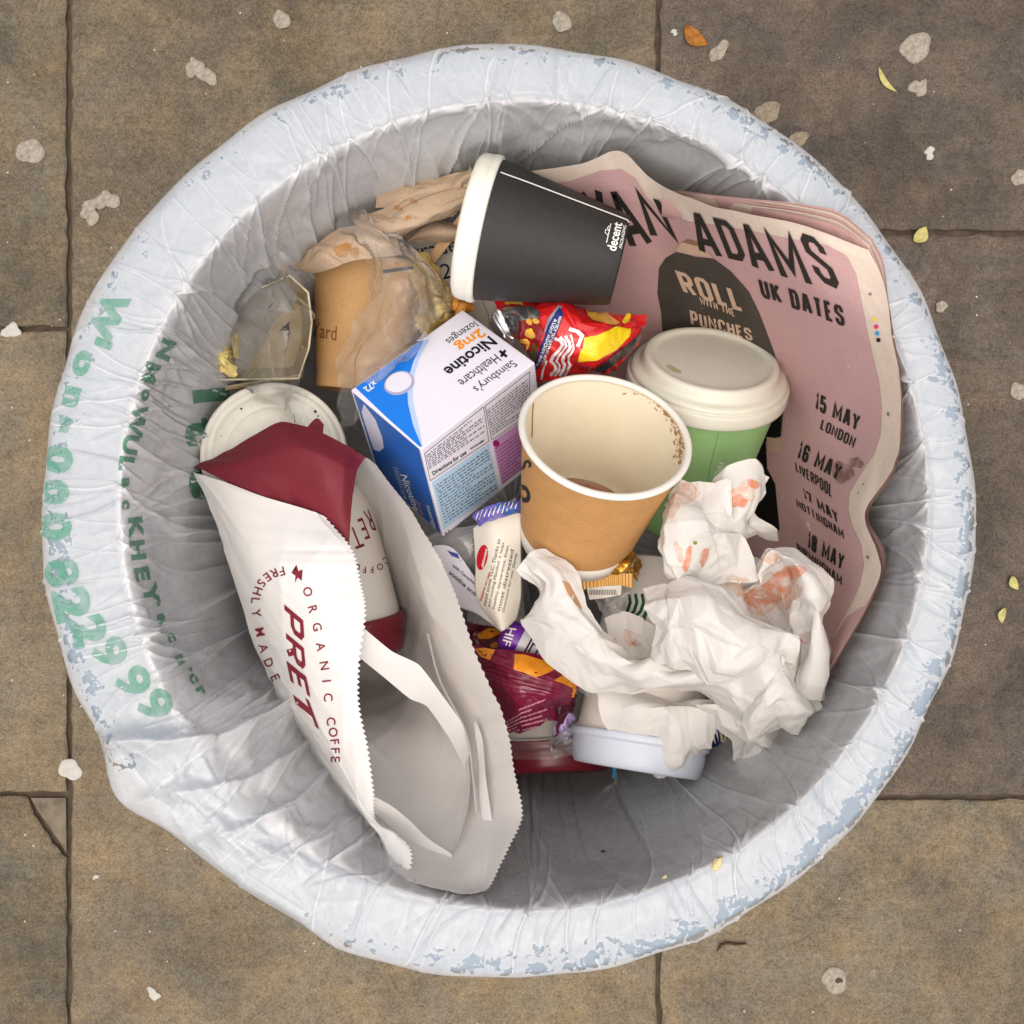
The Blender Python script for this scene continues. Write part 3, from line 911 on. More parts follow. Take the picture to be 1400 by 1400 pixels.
liner_bvh = bvh_obj(liner)

# green printing on the film
M_GREEN = ink('green_ink', lin(74, 160, 128), rough=0.3, alpha=0.58, worn=0.5)
M_GREEN2 = ink('green_ink_inside', lin(62, 132, 100), rough=0.35, alpha=0.75, worn=0.25)
rim_chars = [('W', 148, 432, 34, 1.0), ('i', 142, 470, 24, 1.4), ('o', 112, 497, 30, 1.2), ('n', 98, 543, 28, 1.2), ('s', 86, 580, 26, 1.3), ('0', 79, 628, 38, 1.05), ('0', 75, 673, 36, 1.0),
             ('0', 76, 720, 40, 1.0), ('8', 85, 783, 44, 1.0), ('2', 99, 826, 46, 1.05), ('2', 122, 862, 44, 1.0), ('9', 150, 892, 46, 1.0), ('9', 182, 932, 46, 1.0), ('9', 212, 964, 46, 1.0)]
tree_l = liner_bvh
for ch, x, y, sz, wsc in rim_chars:
    a = math.atan2(y - 700, x - 700)
    right = (math.sin(a), -math.cos(a))        # reading runs downwards along the rim
    decal('printed_letter', [glyph(ch, (x, y), right, sz, bold=0.035 if ch in '89' else 0.06, wscale=wsc * 1.25)], tree_l, M_GREEN, liner, lift=0.35, cell=5)
inner_chars = [('N', 226, 478), ('M', 206, 510), ('o', 198, 540), ('W', 188, 575), ('U', 178, 608), ('L', 173, 634), ('a', 171, 660), ('c', 171, 690), ('K', 185, 722), ('H', 188, 752), ('E', 194, 785), ('Y', 206, 812),
               ('.', 216, 826), ('a', 220, 846), ('c', 234, 872), ('n', 246, 902), ('.', 260, 915), ('c', 264, 928), ('r', 274, 945)]
for ch, x, y in inner_chars:
    a = math.atan2(y - 690, x - 714)
    right = (math.sin(a), -math.cos(a))
    decal('printed_letter', [glyph(ch, (x, y), right, 19 if ch in 'NMWKHEYLU' else 14, bold=0.05, wscale=1.5)], tree_l, M_GREEN2, liner, lift=0.4, cell=4, maxd=0.03)
for ch, x, y in (('1', 288, 540), ('t', 276, 590), ('e', 276, 660)):
    decal('printed_letter', [glyph(ch, (x, y), (0.1, 1), 46, bold=0.06, wscale=1.3)], tree_l, M_GREEN2, liner, lift=0.4, cell=5, maxd=0.03)
# ============================================================ THE RUBBISH: cups
M_KRAFT = paper('kraft_card', lin(188, 140, 86), rough=0.7, var=0.07, scale=120, bump=0.15, bscale=500, spec=0.3, fine=0.10)
M_KRAFT2 = paper('kraft_card_pale', lin(205, 163, 112), rough=0.7, var=0.06, scale=120, bump=0.15, bscale=500, spec=0.3, fine=0.08)
M_BLACKC = paper('black_card', lin(42, 41, 40), rough=0.5, var=0.12, scale=200, bump=0.25, bscale=700, spec=0.35, fine=0.15)
M_GREENC = paper('green_card', lin(146, 190, 126), rough=0.55, var=0.05, scale=100, bump=0.1, bscale=500, spec=0.35, fine=0.05)
M_WCARD = paper('white_card', lin(218, 212, 202), rough=0.5, var=0.03, scale=80, bump=0.05, spec=0.4)
M_WRIM = paper('white_rim', lin(228, 225, 215), rough=0.4, var=0.02, spec=0.45, bump=0.0)
M_CREAM = paper('cream_lining', lin(236, 226, 200), rough=0.42, var=0.05, scale=45, bump=0.05, spec=0.4)
M_LIDW = paper('lid_translucent_white', lin(226, 224, 208), rough=0.28, var=0.03, bump=0.03, spec=0.5, subs=0.12)
M_FIBRE = paper('moulded_fibre', lin(232, 230, 218), rough=0.7, var=0.05, scale=150, bump=0.3, bscale=420, spec=0.25)
M_BURG_PL = paper('burgundy_plastic', lin(112, 22, 36), rough=0.3, var=0.05, bump=0.0, spec=0.5)
M_BLUEW = paper('blue_white_plastic', lin(198, 205, 216), rough=0.4, var=0.02, bump=0.0, spec=0.5)
M_COFFEE = paper('coffee', lin(150, 92, 36), rough=0.25, var=0.15, bump=0.0, spec=0.5)
I_BLACK = ink('black_ink', lin(38, 36, 34)); I_WHITE = ink('white_ink', lin(236, 234, 228)); I_BROWN = ink('brown_ink', lin(128, 88, 46))
I_BURG = ink('burgundy_ink', lin(124, 34, 48)); I_COFFEE = ink('coffee_mark', lin(190, 138, 84), alpha=0.8, worn=0.6); I_DKGREEN = ink('dark_green_ink', lin(30, 84, 56))
I_SEAM = ink('seam_shadow', lin(120, 160, 100)); I_KRAFTDK = ink('kraft_edge', lin(176, 120, 70))

def cup_frame(Mp, Bp):
    M = W(*Mp); B = W(*Bp)
    ax = (M - B)
    return M, B, ax.normalized(), ax.length

def cup(name, Mp, Bp, rt, rb, label, mat, inner=None, rim=None, band=None, closed=False):
    """paper cup between its mouth centre and base centre"""
    M, B, ax, L = cup_frame(Mp, Bp)
    t = thing(name, B, label, 'cup')
    prof = [(0.0, 0.008), (rb - 0.0022, 0.008), (rb - 0.0016, 0.0006), (rb - 0.0006, 0.0), (rb, 0.0012)]
    for i in range(1, 9): prof.append((rb + (rt - rb) * i / 8, L * i / 8 - 0.001))
    v, f = lathe(prof, B, ax, 96)
    body = mesh_obj('body', v, f, mat, t)
    if not closed:
        prof = [(rt - 0.0008, L - 0.001)]
        for i in range(7, 0, -1): prof.append((rb + (rt - rb) * i / 8 - 0.0008, L * i / 8))
        prof += [(rb - 0.001, 0.0095), (0.0, 0.009)]
        v, f = lathe(prof, B, ax, 96)
        mesh_obj('lining', v, f, inner or mat, t)
        rr = 0.0019
        prof = [(rt + 0.0002 + rr * math.cos(a), L + rr * math.sin(a)) for a in np.linspace(0, 2 * PI, 15)]
        v, f = lathe(prof, B, ax, 96)
        mesh_obj('rolled_rim', v, f, rim or M_WRIM, t)
    if band:
        hb, bm_ = band
        e = 0.0004
        prof = [(rb + e - 0.001, 0.0), (rb + e, 0.0), (rb + e + (rt - rb) * hb / L, hb), (rb - 0.0005 + (rt - rb) * hb / L, hb + 0.0004)]
        v, f = lathe(prof, B, ax, 96)
        mesh_obj('base_band', v, f, bm_, t)
    return t, body, M, B, ax, L

# ---- the open kraft cup in the middle
t, body, M, B, ax, L = cup('kraft_cup', (828, 594, 42), (786, 735, 102), 0.0432, 0.0312,
    'open brown kraft paper cup with white rim and coffee dregs at the centre', M_KRAFT, M_CREAM, M_WRIM, (0.0105, M_WCARD))
lining = [c for c in bpy.data.objects if c.parent == t and c.name.startswith('lining')][0]
v, f = lathe(arc_prof([(0.0, 0.0135), (0.024, 0.0135), (0.0295, 0.0125), (0.0322, 0.015)], 2), B, ax, 64)
mesh_obj('coffee_dregs', v, f, M_COFFEE, t)
tl = bvh_obj(lining)
rr = random.Random(4)
marks = []
for i in range(170):
    s = rr.random()
    a = math.radians(-78 + 100 * rr.betavariate(2, 1.6))          # upper right inside the rim
    q = 1.0 - abs(rr.gauss(0, 0.055)) - 0.045
    cx = 828 + 112 * q * math.cos(a) ; cy = 597 + 84 * q * math.sin(a) + 14 * math.cos(a) * q
    marks.append(blob(cx, cy, rr.choice([.5, .7, .9, 1.3, 1.8]), i, 8, rr.uniform(1, 2.4), a + 1.4, 0.5))
decal('coffee_splash', marks, tl, I_COFFEE, t, lift=0.25, cell=30)
decal('lining_seam', [stroke_poly([(731, 540), (728, 560), (727, 598)], 1.4), stroke_poly([(720, 545), (728, 537), (732, 541)], 1.2)], tl, I_KRAFTDK, t, lift=0.25, cell=6)
tb = bvh_obj(body)
decal('lettering', [glyph('o', (717, 675), (0.35, 1), 22, bold=0.03, wscale=1.6), glyph('S', (717, 636), (0.35, 1), 20, bold=0.02)], tb, I_BLACK, t, lift=0.3, cell=5)

# ---- green cup with a domed lid
t, body, M, B, ax, L = cup('green_cup', (968, 515, 104), (929, 702, 162), 0.0428, 0.0300,
    'pale green paper cup with a white sip lid beside the pink newspaper', M_GREENC, closed=True)
R = 0.0462
prof = [(R - .003, -.008), (R - .0005, -.008), (R + .0002, -.006), (R, 0.0), (R - .0004, .0008), (R - .0026, .001), (R - .0014, .0026), (R - .0028, .0046), (R - .0052, .0052),
        (R - .0068, .0060), (R - .0078, .0108), (R - .0090, .0122), (R - .0108, .0124), (R - .0122, .0120), (R - .0136, .0106), (R - .0156, .0101), (0.012, .0100), (0, .0099)]
v, f = lathe(arc_prof(prof, 1), M, ax, 112)
lid = mesh_obj('sip_lid', v, f, M_LIDW, t)
tl = bvh_obj(lid)
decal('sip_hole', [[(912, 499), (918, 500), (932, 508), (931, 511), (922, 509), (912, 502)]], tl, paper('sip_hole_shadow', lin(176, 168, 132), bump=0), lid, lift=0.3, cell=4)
rel = []
for k, (x, y) in enumerate([(968, 494), (960, 500), (975, 498), (984, 504)]): rel.append(stroke_poly([(x - 8, y), (x, y - 4), (x + 8, y + 1)], 0.9))
for a in np.linspace(-0.9, 1.9, 16):
    rel.append(stroke_poly([(968 + 62 * math.cos(a), 498 + 36 * math.sin(a)), (968 + 67 * math.cos(a + .03), 498 + 40 * math.sin(a + .03))], 1.0))
decal('moulded_marks', rel, tl, paper('lid_relief', lin(232, 229, 218), bump=0), lid, lift=0.15, cell=8)
tb = bvh_obj(body)
decal('lettering', [word('COMPOSTABLE', [(966, 674), (984, 630), (990, 632), (972, 677)])], tb, I_WHITE, t, lift=0.3, cell=5)
decal('seam', [stroke_poly([(985, 582), (974, 625), (962, 680), (955, 715)], 0.9)], tb, I_SEAM, t, lift=0.25, cell=6)

# ---- black cup lying on its side
t, body, M, B, ax, L = cup('black_cup', (658, 313, 66), (848, 357, 64), 0.0378, 0.0238,
    'black paper cup with an off-white lid lying on its side against the newspaper', M_BLACKC, closed=True)
R = 0.0385
prof = [(R - .0035, -.0045), (R - .0005, -.0045), (R + .0006, -.0035), (R + .0006, -.0005), (R + .0001, .0002), (R + .0002, .0042), (R - .0005, .0062), (R - .002, .0078), (R - .006, .0086), (R - .008, .007), (0.01, .0065), (0, .0065)]
v, f = lathe(arc_prof(prof, 1), M, ax, 120)
mesh_obj('lid', v, f, M_FIBRE, t)
tb = bvh_obj(body)
decal('lettering', [word('decent', [(829, 341), (838, 303), (851, 306), (842, 344)], bold=0.02)], tb, I_WHITE, t, lift=0.3, cell=5)
decal('lettering', [word('PACKAGING', [(846, 338), (852, 308), (856, 309), (850, 340)], bold=0.01)], tb, I_WHITE, t, lift=0.3, cell=5)
decal('bow_mark', [stroke_poly([(829, 332), (835, 306)], 1.1), stroke_poly([(831, 322), (827, 318), (828, 314), (833, 316), (830, 312), (833, 309)], 0.9)], tb, I_WHITE, t, lift=0.3, cell=5)
decal('white_line', [stroke_poly([(684, 236), (720, 249), (770, 268), (820, 287), (857, 301), (860, 305)], 1.7)], tb, I_WHITE, t, lift=0.3, cell=6)

# ---- kraft cup at the left, mouth up under the napkin
t, body, M, B, ax, L = cup('kraft_cup', (513, 366, 146), (494, 520, 148), 0.0372, 0.0272,
    'plain tan kraft cup under the brown napkin beside the clear plastic bag', M_KRAFT2, M_CREAM, M_KRAFT2)
prof = [(0.0, -.006), (.0255, -.006), (.0262, -.0075), (.0268, -.0075), (.0270, -.006), (.0273, .004)]
v, f = lathe(prof, B, ax, 96)
mesh_obj('base_step', v, f, M_KRAFT2, t)
decal('lettering', [word('theYard', [(404, 436), (461, 446), (460, 466), (403, 455)])], bvh_obj(body), I_BROWN, t, lift=0.3, cell=5)

# ---- flat white lid at the left
t, body, M, B, ax, L = cup('white_tub', (374, 621, 112), (392, 636, 170), 0.0395, 0.033,
    'off-white pot with a flat ringed lid by the left wall, partly under the paper bag', M_WCARD, closed=True)
R = 0.0420
prof = [(R - .002, -.008), (R, -.008), (R, -.001), (R - .0006, .0008), (R - .0022, .0012), (R - .0035, .0002), (R - .0042, -.0016), (R - .0065, -.0020), (R - .0075, -.0006), (R - .0135, .0004), (R - .0145, -.0004), (R - .0155, .0006), (.02, .0012), (0, .0012)]
v, f = lathe(arc_prof(prof, 1), M, ax, 128)
lid = mesh_obj('ringed_lid', v, f, M_FIBRE, t)
for sp_ in (blob(330, 559, 1.6, 1, 8), blob(431, 563, 2.0, 2, 8), blob(435, 569, 1.2, 3, 8), blob(303, 596, .9, 4, 7)):
    decal('speck', [sp_], bvh_obj(lid), I_BLACK, lid, lift=0.25, cell=20)

# ---- white cup with green stripes lying under the crumpled paper
t, body, M, B, ax, L = cup('striped_cup', (872, 1030, 120), (906, 772, 142), 0.0378, 0.0290,
    'white paper cup with dark green wavy stripes lying under the crumpled white paper', M_WCARD, closed=True)
R = 0.0395
prof = [(R - .003, -.010), (R + .0005, -.0105), (R + .0012, -.0085), (R + .001, -.006), (R - .001, -.0055), (R - .0004, -.001), (R - .0024, .0085), (R - .004, .0098), (R - .008, .0098), (.01, .008), (0, .008)]
v, f = lathe(arc_prof(prof, 1), M, ax, 112)
mesh_obj('lid', v, f, M_BLUEW, t)
st = []
for k in range(3):
    x = 846 + 9 * k
    st.append(stroke_poly([(x + 14, 812), (x + 16, 824), (x + 12, 836), (x + 2, 846), (x - 2, 858), (x - 10, 872)], 4.2))
st += [stroke_poly([(884, 836), (880, 846), (884, 858)], 5), stroke_poly([(872, 850), (876, 862), (870, 876)], 5)]
decal('green_stripes', st, bvh_obj(body), I_DKGREEN, t, lift=0.3, cell=6)

# ---- white cup with a burgundy lid, low at the bottom
t, body, M, B, ax, L = cup('burgundy_lidded_cup', (748, 1032, 178), (738, 850, 200), 0.0385, 0.0285,
    'white cup with a burgundy lid low down beside the striped cup, under the clear tray', M_WCARD, closed=True)
R = 0.0405
prof = [(R - .003, -.008), (R, -.0085), (R + .0008, -.006), (R + .0004, -.002), (R - .001, -.001), (R - .0005, .002), (R - .0022, .010), (R - .004, .012), (R - .01, .0115), (0, .010)]
v, f = lathe(arc_prof(prof, 1), M, ax, 112)
mesh_obj('lid', v, f, M_BURG_PL, t)

# ---- coffee cup inside the paper bag
t, body, M, B, ax, L = cup('bagged_cup', (460, 866, 138), (434, 668, 134), 0.0400, 0.0295,
    'white cup with a burgundy lid and burgundy lettering lying inside the white paper bag', M_WCARD, closed=True)
R = 0.0420
prof = [(R - .003, -.009), (R, -.009), (R + .001, -.006), (R + .0004, -.002), (R - .001, -.001), (R - .0005, .002), (R - .0025, .012), (R - .004, .014), (R - .01, .0135), (0, .012)]
v, f = lathe(arc_prof(prof, 1), M, ax, 112)
mesh_obj('lid', v, f, M_BURG_PL, t)
tb = bvh_obj(body)
decal('lettering', [glyph('T', (487, 735), (-.93, .37), 32, 0.0, .5), glyph('E', (497, 723), (-.93, .37), 32, 0.0, .42), glyph('R', (505, 712), (-.93, .37), 32, 0.0, .34)], tb, I_BURG, t, lift=0.3, cell=5)
ring = []
for ch, x, y, dx, dy in (('C', 527, 766, -8, 5), ('O', 519, 775, -9, 3), ('F', 508, 779, -10, 1), ('F', 498, 779, -10, 0), ('E', 489, 776, -10, -2), ('E', 481, 771, -9, -4)):
    ring.append(glyph(ch, (x, y), (dx, dy), 9, 0.01, 0.9))
decal('lettering', ring, tb, I_BURG, t, lift=0.3, cell=5)
# ============================================================ carton of lozenges
M_BOXW = paper('carton_white', lin(228, 226, 238), rough=0.35, var=0.02, bump=0.02, spec=0.45)
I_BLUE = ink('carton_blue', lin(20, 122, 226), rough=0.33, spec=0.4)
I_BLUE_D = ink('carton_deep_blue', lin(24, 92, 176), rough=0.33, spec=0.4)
I_BLUE_L = ink('carton_pale_blue', lin(180, 205, 244), rough=0.35, spec=0.4)
I_LILAC = ink('carton_lilac', lin(214, 214, 236), rough=0.35, spec=0.4)
I_PANELB = ink('panel_blue', lin(176, 208, 232), rough=0.4)
I_PANELP = ink('panel_pink', lin(196, 150, 200), rough=0.4)
I_ORANGE = ink('orange_ink', lin(240, 150, 30), rough=0.4)
I_INKBLK = ink('carton_black', lin(26, 24, 34), rough=0.4)
I_FINE = ink('small_print_ink', lin(70, 64, 84), rough=0.5)
I_MAG = ink('magenta_ink', lin(150, 30, 110), rough=0.5)
base = np.array([0, 0, RIMZ])
A = Vector(base + np.array([-27.96, 114.40, -99.87]) / 1000); Bc = Vector(base + np.array([12.40, 80.65, -72.16]) / 1000)
Cc = Vector(base + np.array([-46.81, 32.14, -45.0]) / 1000); Dc = Vector(base + np.array([-87.18, 65.89, -72.71]) / 1000)
down = Vector(np.array([7.27, -46.54, -67.27]) / 1000)
t = thing('lozenge_carton', A + down, 'blue and white cardboard box of nicotine lozenges standing tilted in the middle', 'box')
bm = bmesh.new()
vs = [bm.verts.new(p) for p in (A, Bc, Cc, Dc, A + down, Bc + down, Cc + down, Dc + down)]
for f in ((0, 1, 2, 3), (7, 6, 5, 4), (0, 4, 5, 1), (1, 5, 6, 2), (2, 6, 7, 3), (3, 7, 4, 0)): bm.faces.new([vs[i] for i in f])
bmesh.ops.recalc_face_normals(bm, faces=bm.faces[:])
bmesh.ops.bevel(bm, geom=bm.edges[:] + bm.verts[:], offset=0.0008, segments=2, profile=0.6, affect='EDGES')
bm.verts.index_update()
box = mesh_obj('carton', [v.co.copy() for v in bm.verts], [[v.index for v in f.verts] for f in bm.faces], M_BOXW, t, smooth=False)
bm.free()
tb = bvh_obj(box)
def tq(s, e, up):
    return [(s[0] + up[0], s[1] + up[1]), (e[0] + up[0], e[1] + up[1]), e, s]
big_curve = [(581, 462), (577, 471), (566, 492), (560, 512), (557, 530), (558, 552), (565, 582), (577, 611)]
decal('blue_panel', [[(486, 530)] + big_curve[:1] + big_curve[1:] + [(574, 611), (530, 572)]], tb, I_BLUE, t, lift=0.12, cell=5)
glow = big_curve + [(x + 7, y - 1) for x, y in big_curve[::-1]]
decal('pale_band', [glow], tb, I_BLUE_L, t, lift=0.12, cell=60)
decal('lozenge_picture', [blob(546, 524, 16, 1, 26, 1.32, -0.38, 0.03)], tb, ink('lozenge_edge', lin(168, 168, 200)), t, lift=0.2, cell=60)
decal('lozenge_picture', [blob(545, 523, 13.4, 1, 26, 1.36, -0.38, 0.03)], tb, ink('lozenge_face', lin(224, 222, 236)), t, lift=0.28, cell=60)
decal('lettering', [word("lozenges", tq((645, 437), (606, 463), (10, 9)))], tb, I_INKBLK, t, lift=0.2, cell=60)
decal('lettering', [word("2mg", tq((652, 446), (618, 470), (14, 12)), bold=0.025)], tb, I_ORANGE, t, lift=0.2, cell=60)
decal('lettering', [word("Nicotine", tq((668, 459), (605, 505), (13, 11)), bold=0.025)], tb, I_INKBLK, t, lift=0.2, cell=60)
decal('lettering', [word("Healthcare", tq((676, 484), (625, 521), (10, 9)))], tb, I_INKBLK, t, lift=0.2, cell=60)
decal('plus_sign', [stroke_poly([(683, 480), (693, 488)], 3.6), stroke_poly([(691, 479), (685, 488)], 3.6)], tb, I_INKBLK, t, lift=0.2, cell=60)
decal('lettering', [word("Sainsbury's", tq((697, 490), (643, 528), (12, 10)))], tb, I_INKBLK, t, lift=0.2, cell=60)
decal('lettering', [word("x72", tq((511, 520), (496, 531), (7, 6)), bold=0.02)], tb, I_WHITE, t, lift=0.25, cell=60)
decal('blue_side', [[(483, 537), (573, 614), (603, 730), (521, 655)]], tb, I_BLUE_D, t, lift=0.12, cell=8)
decal('pale_shape', [[(487, 539), (500, 555), (514, 574), (523, 598), (525, 612), (519, 617), (511, 614), (503, 590)]], tb, I_LILAC, t, lift=0.2, cell=60)
decal('lettering', [word("Nicotine", [(557, 650), (576, 700), (566, 697), (547, 648)], bold=0.01)], tb, I_WHITE, t, lift=0.2, cell=60)
decal('lettering', [word("Healthcare", [(545, 640), (560, 684), (552, 682), (537, 638)])], tb, I_BLUE_L, t, lift=0.2, cell=60)
decal('lettering', [word("lozenges", [(588, 692), (600, 728), (592, 724), (581, 690)])], tb, I_WHITE, t, lift=0.2, cell=60)
decal('lettering', [word("2mg", [(574, 686), (582, 706), (575, 702), (568, 684)])], tb, I_ORANGE, t, lift=0.2, cell=60)
decal('blue_text_panel', [[(590, 660), (668, 606), (682, 670), (606, 724)]], tb, I_PANELB, t, lift=0.12, cell=60)
decal('pink_text_panel', [[(673, 603), (727, 567), (729, 628), (686, 663)]], tb, I_PANELP, t, lift=0.12, cell=5)
frames = []
for q in ([(580, 620), (661, 556), (668, 603), (588, 657)], [(663, 555), (724, 508), (723, 567), (672, 601)]):
    for a, b in zip(q, q[1:] + q[:1]): frames.append(stroke_poly([a, b], 0.7))
decal('frame_line', frames, tb, I_FINE, t, lift=0.2, cell=60)
for q, r_, sd_, mt in (([(582, 622), (658, 562), (664, 590), (587, 642)], 8, 1, I_FINE), ([(642, 611), (660, 599), (663, 604), (644, 616)], 1, 2, I_INKBLK),
                       ([(665, 560), (722, 516), (722, 562), (673, 596)], 11, 3, I_FINE), ([(594, 663), (667, 612), (680, 668), (609, 716)], 14, 4, I_FINE),
                       ([(677, 611), (719, 582), (721, 637), (688, 661)], 11, 5, I_MAG), ([(608, 726), (720, 652), (722, 657), (609, 732)], 1, 6, I_INKBLK)):
    decal('small_print', [fine_print(q, r_, sd_)], tb, mt, t, lift=0.22, cell=200)
decal('warning_mark', [blob(678, 606, 4.5, 1, 14, 1.0, 0, 0.0)], tb, I_MAG, t, lift=0.25, cell=60)
decal('lettering', [word("Directions for use", [(590, 645), (636, 615), (638, 620), (592, 650)], bold=0.02)], tb, I_INKBLK, t, lift=0.25, cell=60)

# ============================================================ the pink newspaper
M_NEWS = paper('newsprint', lin(214, 197, 182), rough=0.85, var=0.04, scale=40, bump=0.2, bscale=300, spec=0.15, fine=0.05)
M_NEWSP = paper('newsprint_pink', lin(196, 158, 154), rough=0.85, var=0.05, scale=40, bump=0.2, bscale=300, spec=0.15, fine=0.05)
I_PINK = paper('pink_print', lin(194, 157, 156), rough=0.8, var=0.07, scale=25, bump=0.15, bscale=300, spec=0.15, fine=0.06)
I_NEWSBLK = ink('news_black', lin(50, 46, 42), rough=0.8, spec=0.1)
I_JACKET = paper('jacket_print', lin(78, 72, 66), rough=0.8, var=0.25, scale=28, bump=0.1, spec=0.1, fine=0.1)
I_TROUSER_GAP = ink('trouser_and_gap_black', lin(26, 25, 25), rough=0.8, spec=0.1)
I_TAN = ink('tan_print', lin(200, 172, 150), rough=0.8, spec=0.1)
news = thing('newspaper', W(1000, 800, 185), 'pink newspaper with a concert advertisement leaning against the right wall of the bin', 'newspaper')
N0 = [
 [(690, 238, 62), (790, 224, 50), (848, 207, 28), (898, 252, 42), (975, 284, 20), (1085, 304, -4), (1188, 342, -11)],
 [(690, 300, 100), (780, 300, 92), (850, 290, 74), (910, 315, 84), (990, 345, 62), (1108, 372, 11), (1207, 385, -11)],
 [(720, 400, 150), (800, 400, 144), (870, 400, 136), (930, 410, 128), (1010, 425, 102), (1125, 442, 33), (1220, 462, -9)],
 [(780, 520, 190), (850, 520, 186), (910, 520, 178), (970, 525, 164), (1050, 530, 128), (1140, 540, 64), (1233, 560, 0)],
 [(880, 640, 200), (930, 640, 194), (980, 640, 182), (1030, 640, 162), (1090, 635, 120), (1160, 630, 66), (1222, 640, 11)],
 [(950, 720, 200), (980, 720, 190), (1010, 715, 176), (1050, 710, 154), (1095, 705, 120), (1145, 700, 78), (1184, 702, 44)],
 [(1000, 790, 176), (1020, 790, 168), (1045, 785, 154), (1080, 785, 132), (1115, 785, 104), (1160, 785, 64), (1206, 778, 22)],
 [(1010, 870, 174), (1030, 870, 164), (1055, 870, 148), (1085, 870, 128), (1115, 870, 96), (1145, 862, 68), (1172, 850, 40)],
 [(1020, 960, 172), (1040, 960, 162), (1060, 955, 146), (1080, 950, 128), (1095, 948, 98), (1110, 948, 74), (1122, 942, 50)],
]
page, nv_, nf_ = sheet('front_page', N0, 130, 130, M_NEWS, news, crum=dict(seed=3, waves=6, lam=(.03, .12), amp=.014))
for k in range(5):
    o = 3 + 4.2 * k
    NB = [
     [(905 + 5 * k, 262 - 0.5 * k, 50 - k), (985, 276 - 2.0 * k, 24 - k * 2), (1055, 288 - 3.6 * k, 1 - k * .6), (1105, 297 - 4.4 * k, -6 + k * .3), (1150, 311 - 5 * k, -9 + k * .4), (1186 + 1.5 * k, 337 - 3 * k, -10 + k * .5)],
     [(905 + 5 * k, 290, 64 + k * 2), (985, 305, 44 + k), (1055, 320, 22 + k), (1105, 330, 9 + k), (1155, 342, -1 + k), (1200 + 2 * k, 368 - 2 * k, -8 + .5 * k)],
     [(905, 330, 104 + k * 2), (985, 350, 82 + 2 * k), (1055, 365, 52 + 2 * k), (1105, 380, 36 + 2 * k), (1160, 400, 12 + 2 * k), (1209 + 1.2 * k, 410, -7 + .6 * k)],
     [(960, 520, 182 + 2 * k), (1010, 520, 156 + 2 * k), (1070, 525, 122 + 2 * k), (1120, 530, 90 + 2 * k), (1180, 540, 44 + 2 * k), (1232 + .8 * k, 555, 2 + k)],
     [(1020, 640, 174 + 2 * k), (1060, 640, 148 + 2 * k), (1100, 638, 120 + 2 * k), (1140, 636, 90 + 2 * k), (1180, 636, 54 + 2 * k), (1221 + .8 * k, 641, 13 + 2 * k)],
     [(1030, 720, 178 + 2 * k), (1060, 715, 156 + 2 * k), (1090, 712, 130 + 2 * k), (1120, 705, 104 + 2 * k), (1150, 702, 76 + 2 * k), (1184 + .8 * k, 704, 47 + 2 * k)],
     [(1050, 790, 156 + 2 * k), (1080, 790, 138 + 2 * k), (1105, 788, 118 + 2 * k), (1140, 787, 92 + 2 * k), (1170, 784, 62 + 2 * k), (1206 + .8 * k, 780, 25 + 2 * k)],
     [(1050, 950, 160 + 2 * k), (1065, 950, 150 + 2 * k), (1080, 950, 136 + 2 * k), (1095, 948, 110 + 2 * k), (1108, 946, 86 + 2 * k), (1122, 943, 54 + 2 * k)],
    ]
    sheet('inner_page', NB, 60, 50, M_NEWSP if k % 2 == 0 else M_NEWS, news, crum=dict(seed=30 + k, waves=5, lam=(.03, .12), amp=.01))
tn = bvh_obj(page)
pink = [(700, 256), (780, 247), (822, 233), (850, 231), (868, 243), (884, 268), (905, 291), (940, 302), (1000, 311), (1080, 326), (1130, 335), (1158, 350), (1171, 375), (1182, 430), (1192, 480), (1202, 520), (1206, 560), (1204, 596), (1196, 620), (1176, 650),
        (1162, 674), (1160, 696), (1166, 720), (1178, 746), (1181, 772), (1176, 800), (1169, 816), (1146, 858), (1133, 890), (1115, 925), (1085, 930), (1050, 880), (1000, 760), (900, 640), (800, 520), (740, 400), (700, 320)]
decal('pink_panel', [pink], tn, I_PINK, news, lift=0.25, cell=9)
jk = [(926, 343), (910, 352), (901, 366), (899, 400), (904, 427), (907, 470), (920, 560), (1000, 620), (1069, 596), (1072, 560), (1069, 511), (1057, 475), (1039, 427), (1024, 397), (1000, 370), (977, 353), (950, 350)]
decal('jacket_print', [jk], tn, I_JACKET, news, lift=0.45, cell=9)
decal('trousers_and_gap_shade', [[(1069, 560), (1068, 597), (1048, 600), (1050, 640), (1061, 662), (1067, 724), (1050, 735), (1010, 720), (985, 690), (985, 600), (1030, 556)]], tn, I_TROUSER_GAP, news, lift=0.6, cell=9)  # printed black trousers; the left part paints in the deep gap's shade
decal('hand_print', [[(1049, 597), (1068, 599), (1067, 619), (1052, 616)]], tn, I_TAN, news, lift=0.75, cell=9)
decal('collar_print', [[(924, 343), (928, 334), (938, 328), (958, 335), (977, 352), (962, 349), (944, 347)]], tn, I_TAN, news, lift=0.6, cell=6)
decal('neck_print', [[(934, 330), (942, 326), (956, 331), (958, 336), (940, 332)]], tn, ink('neck_print_ink', lin(150, 112, 84)), news, lift=0.68, cell=6)
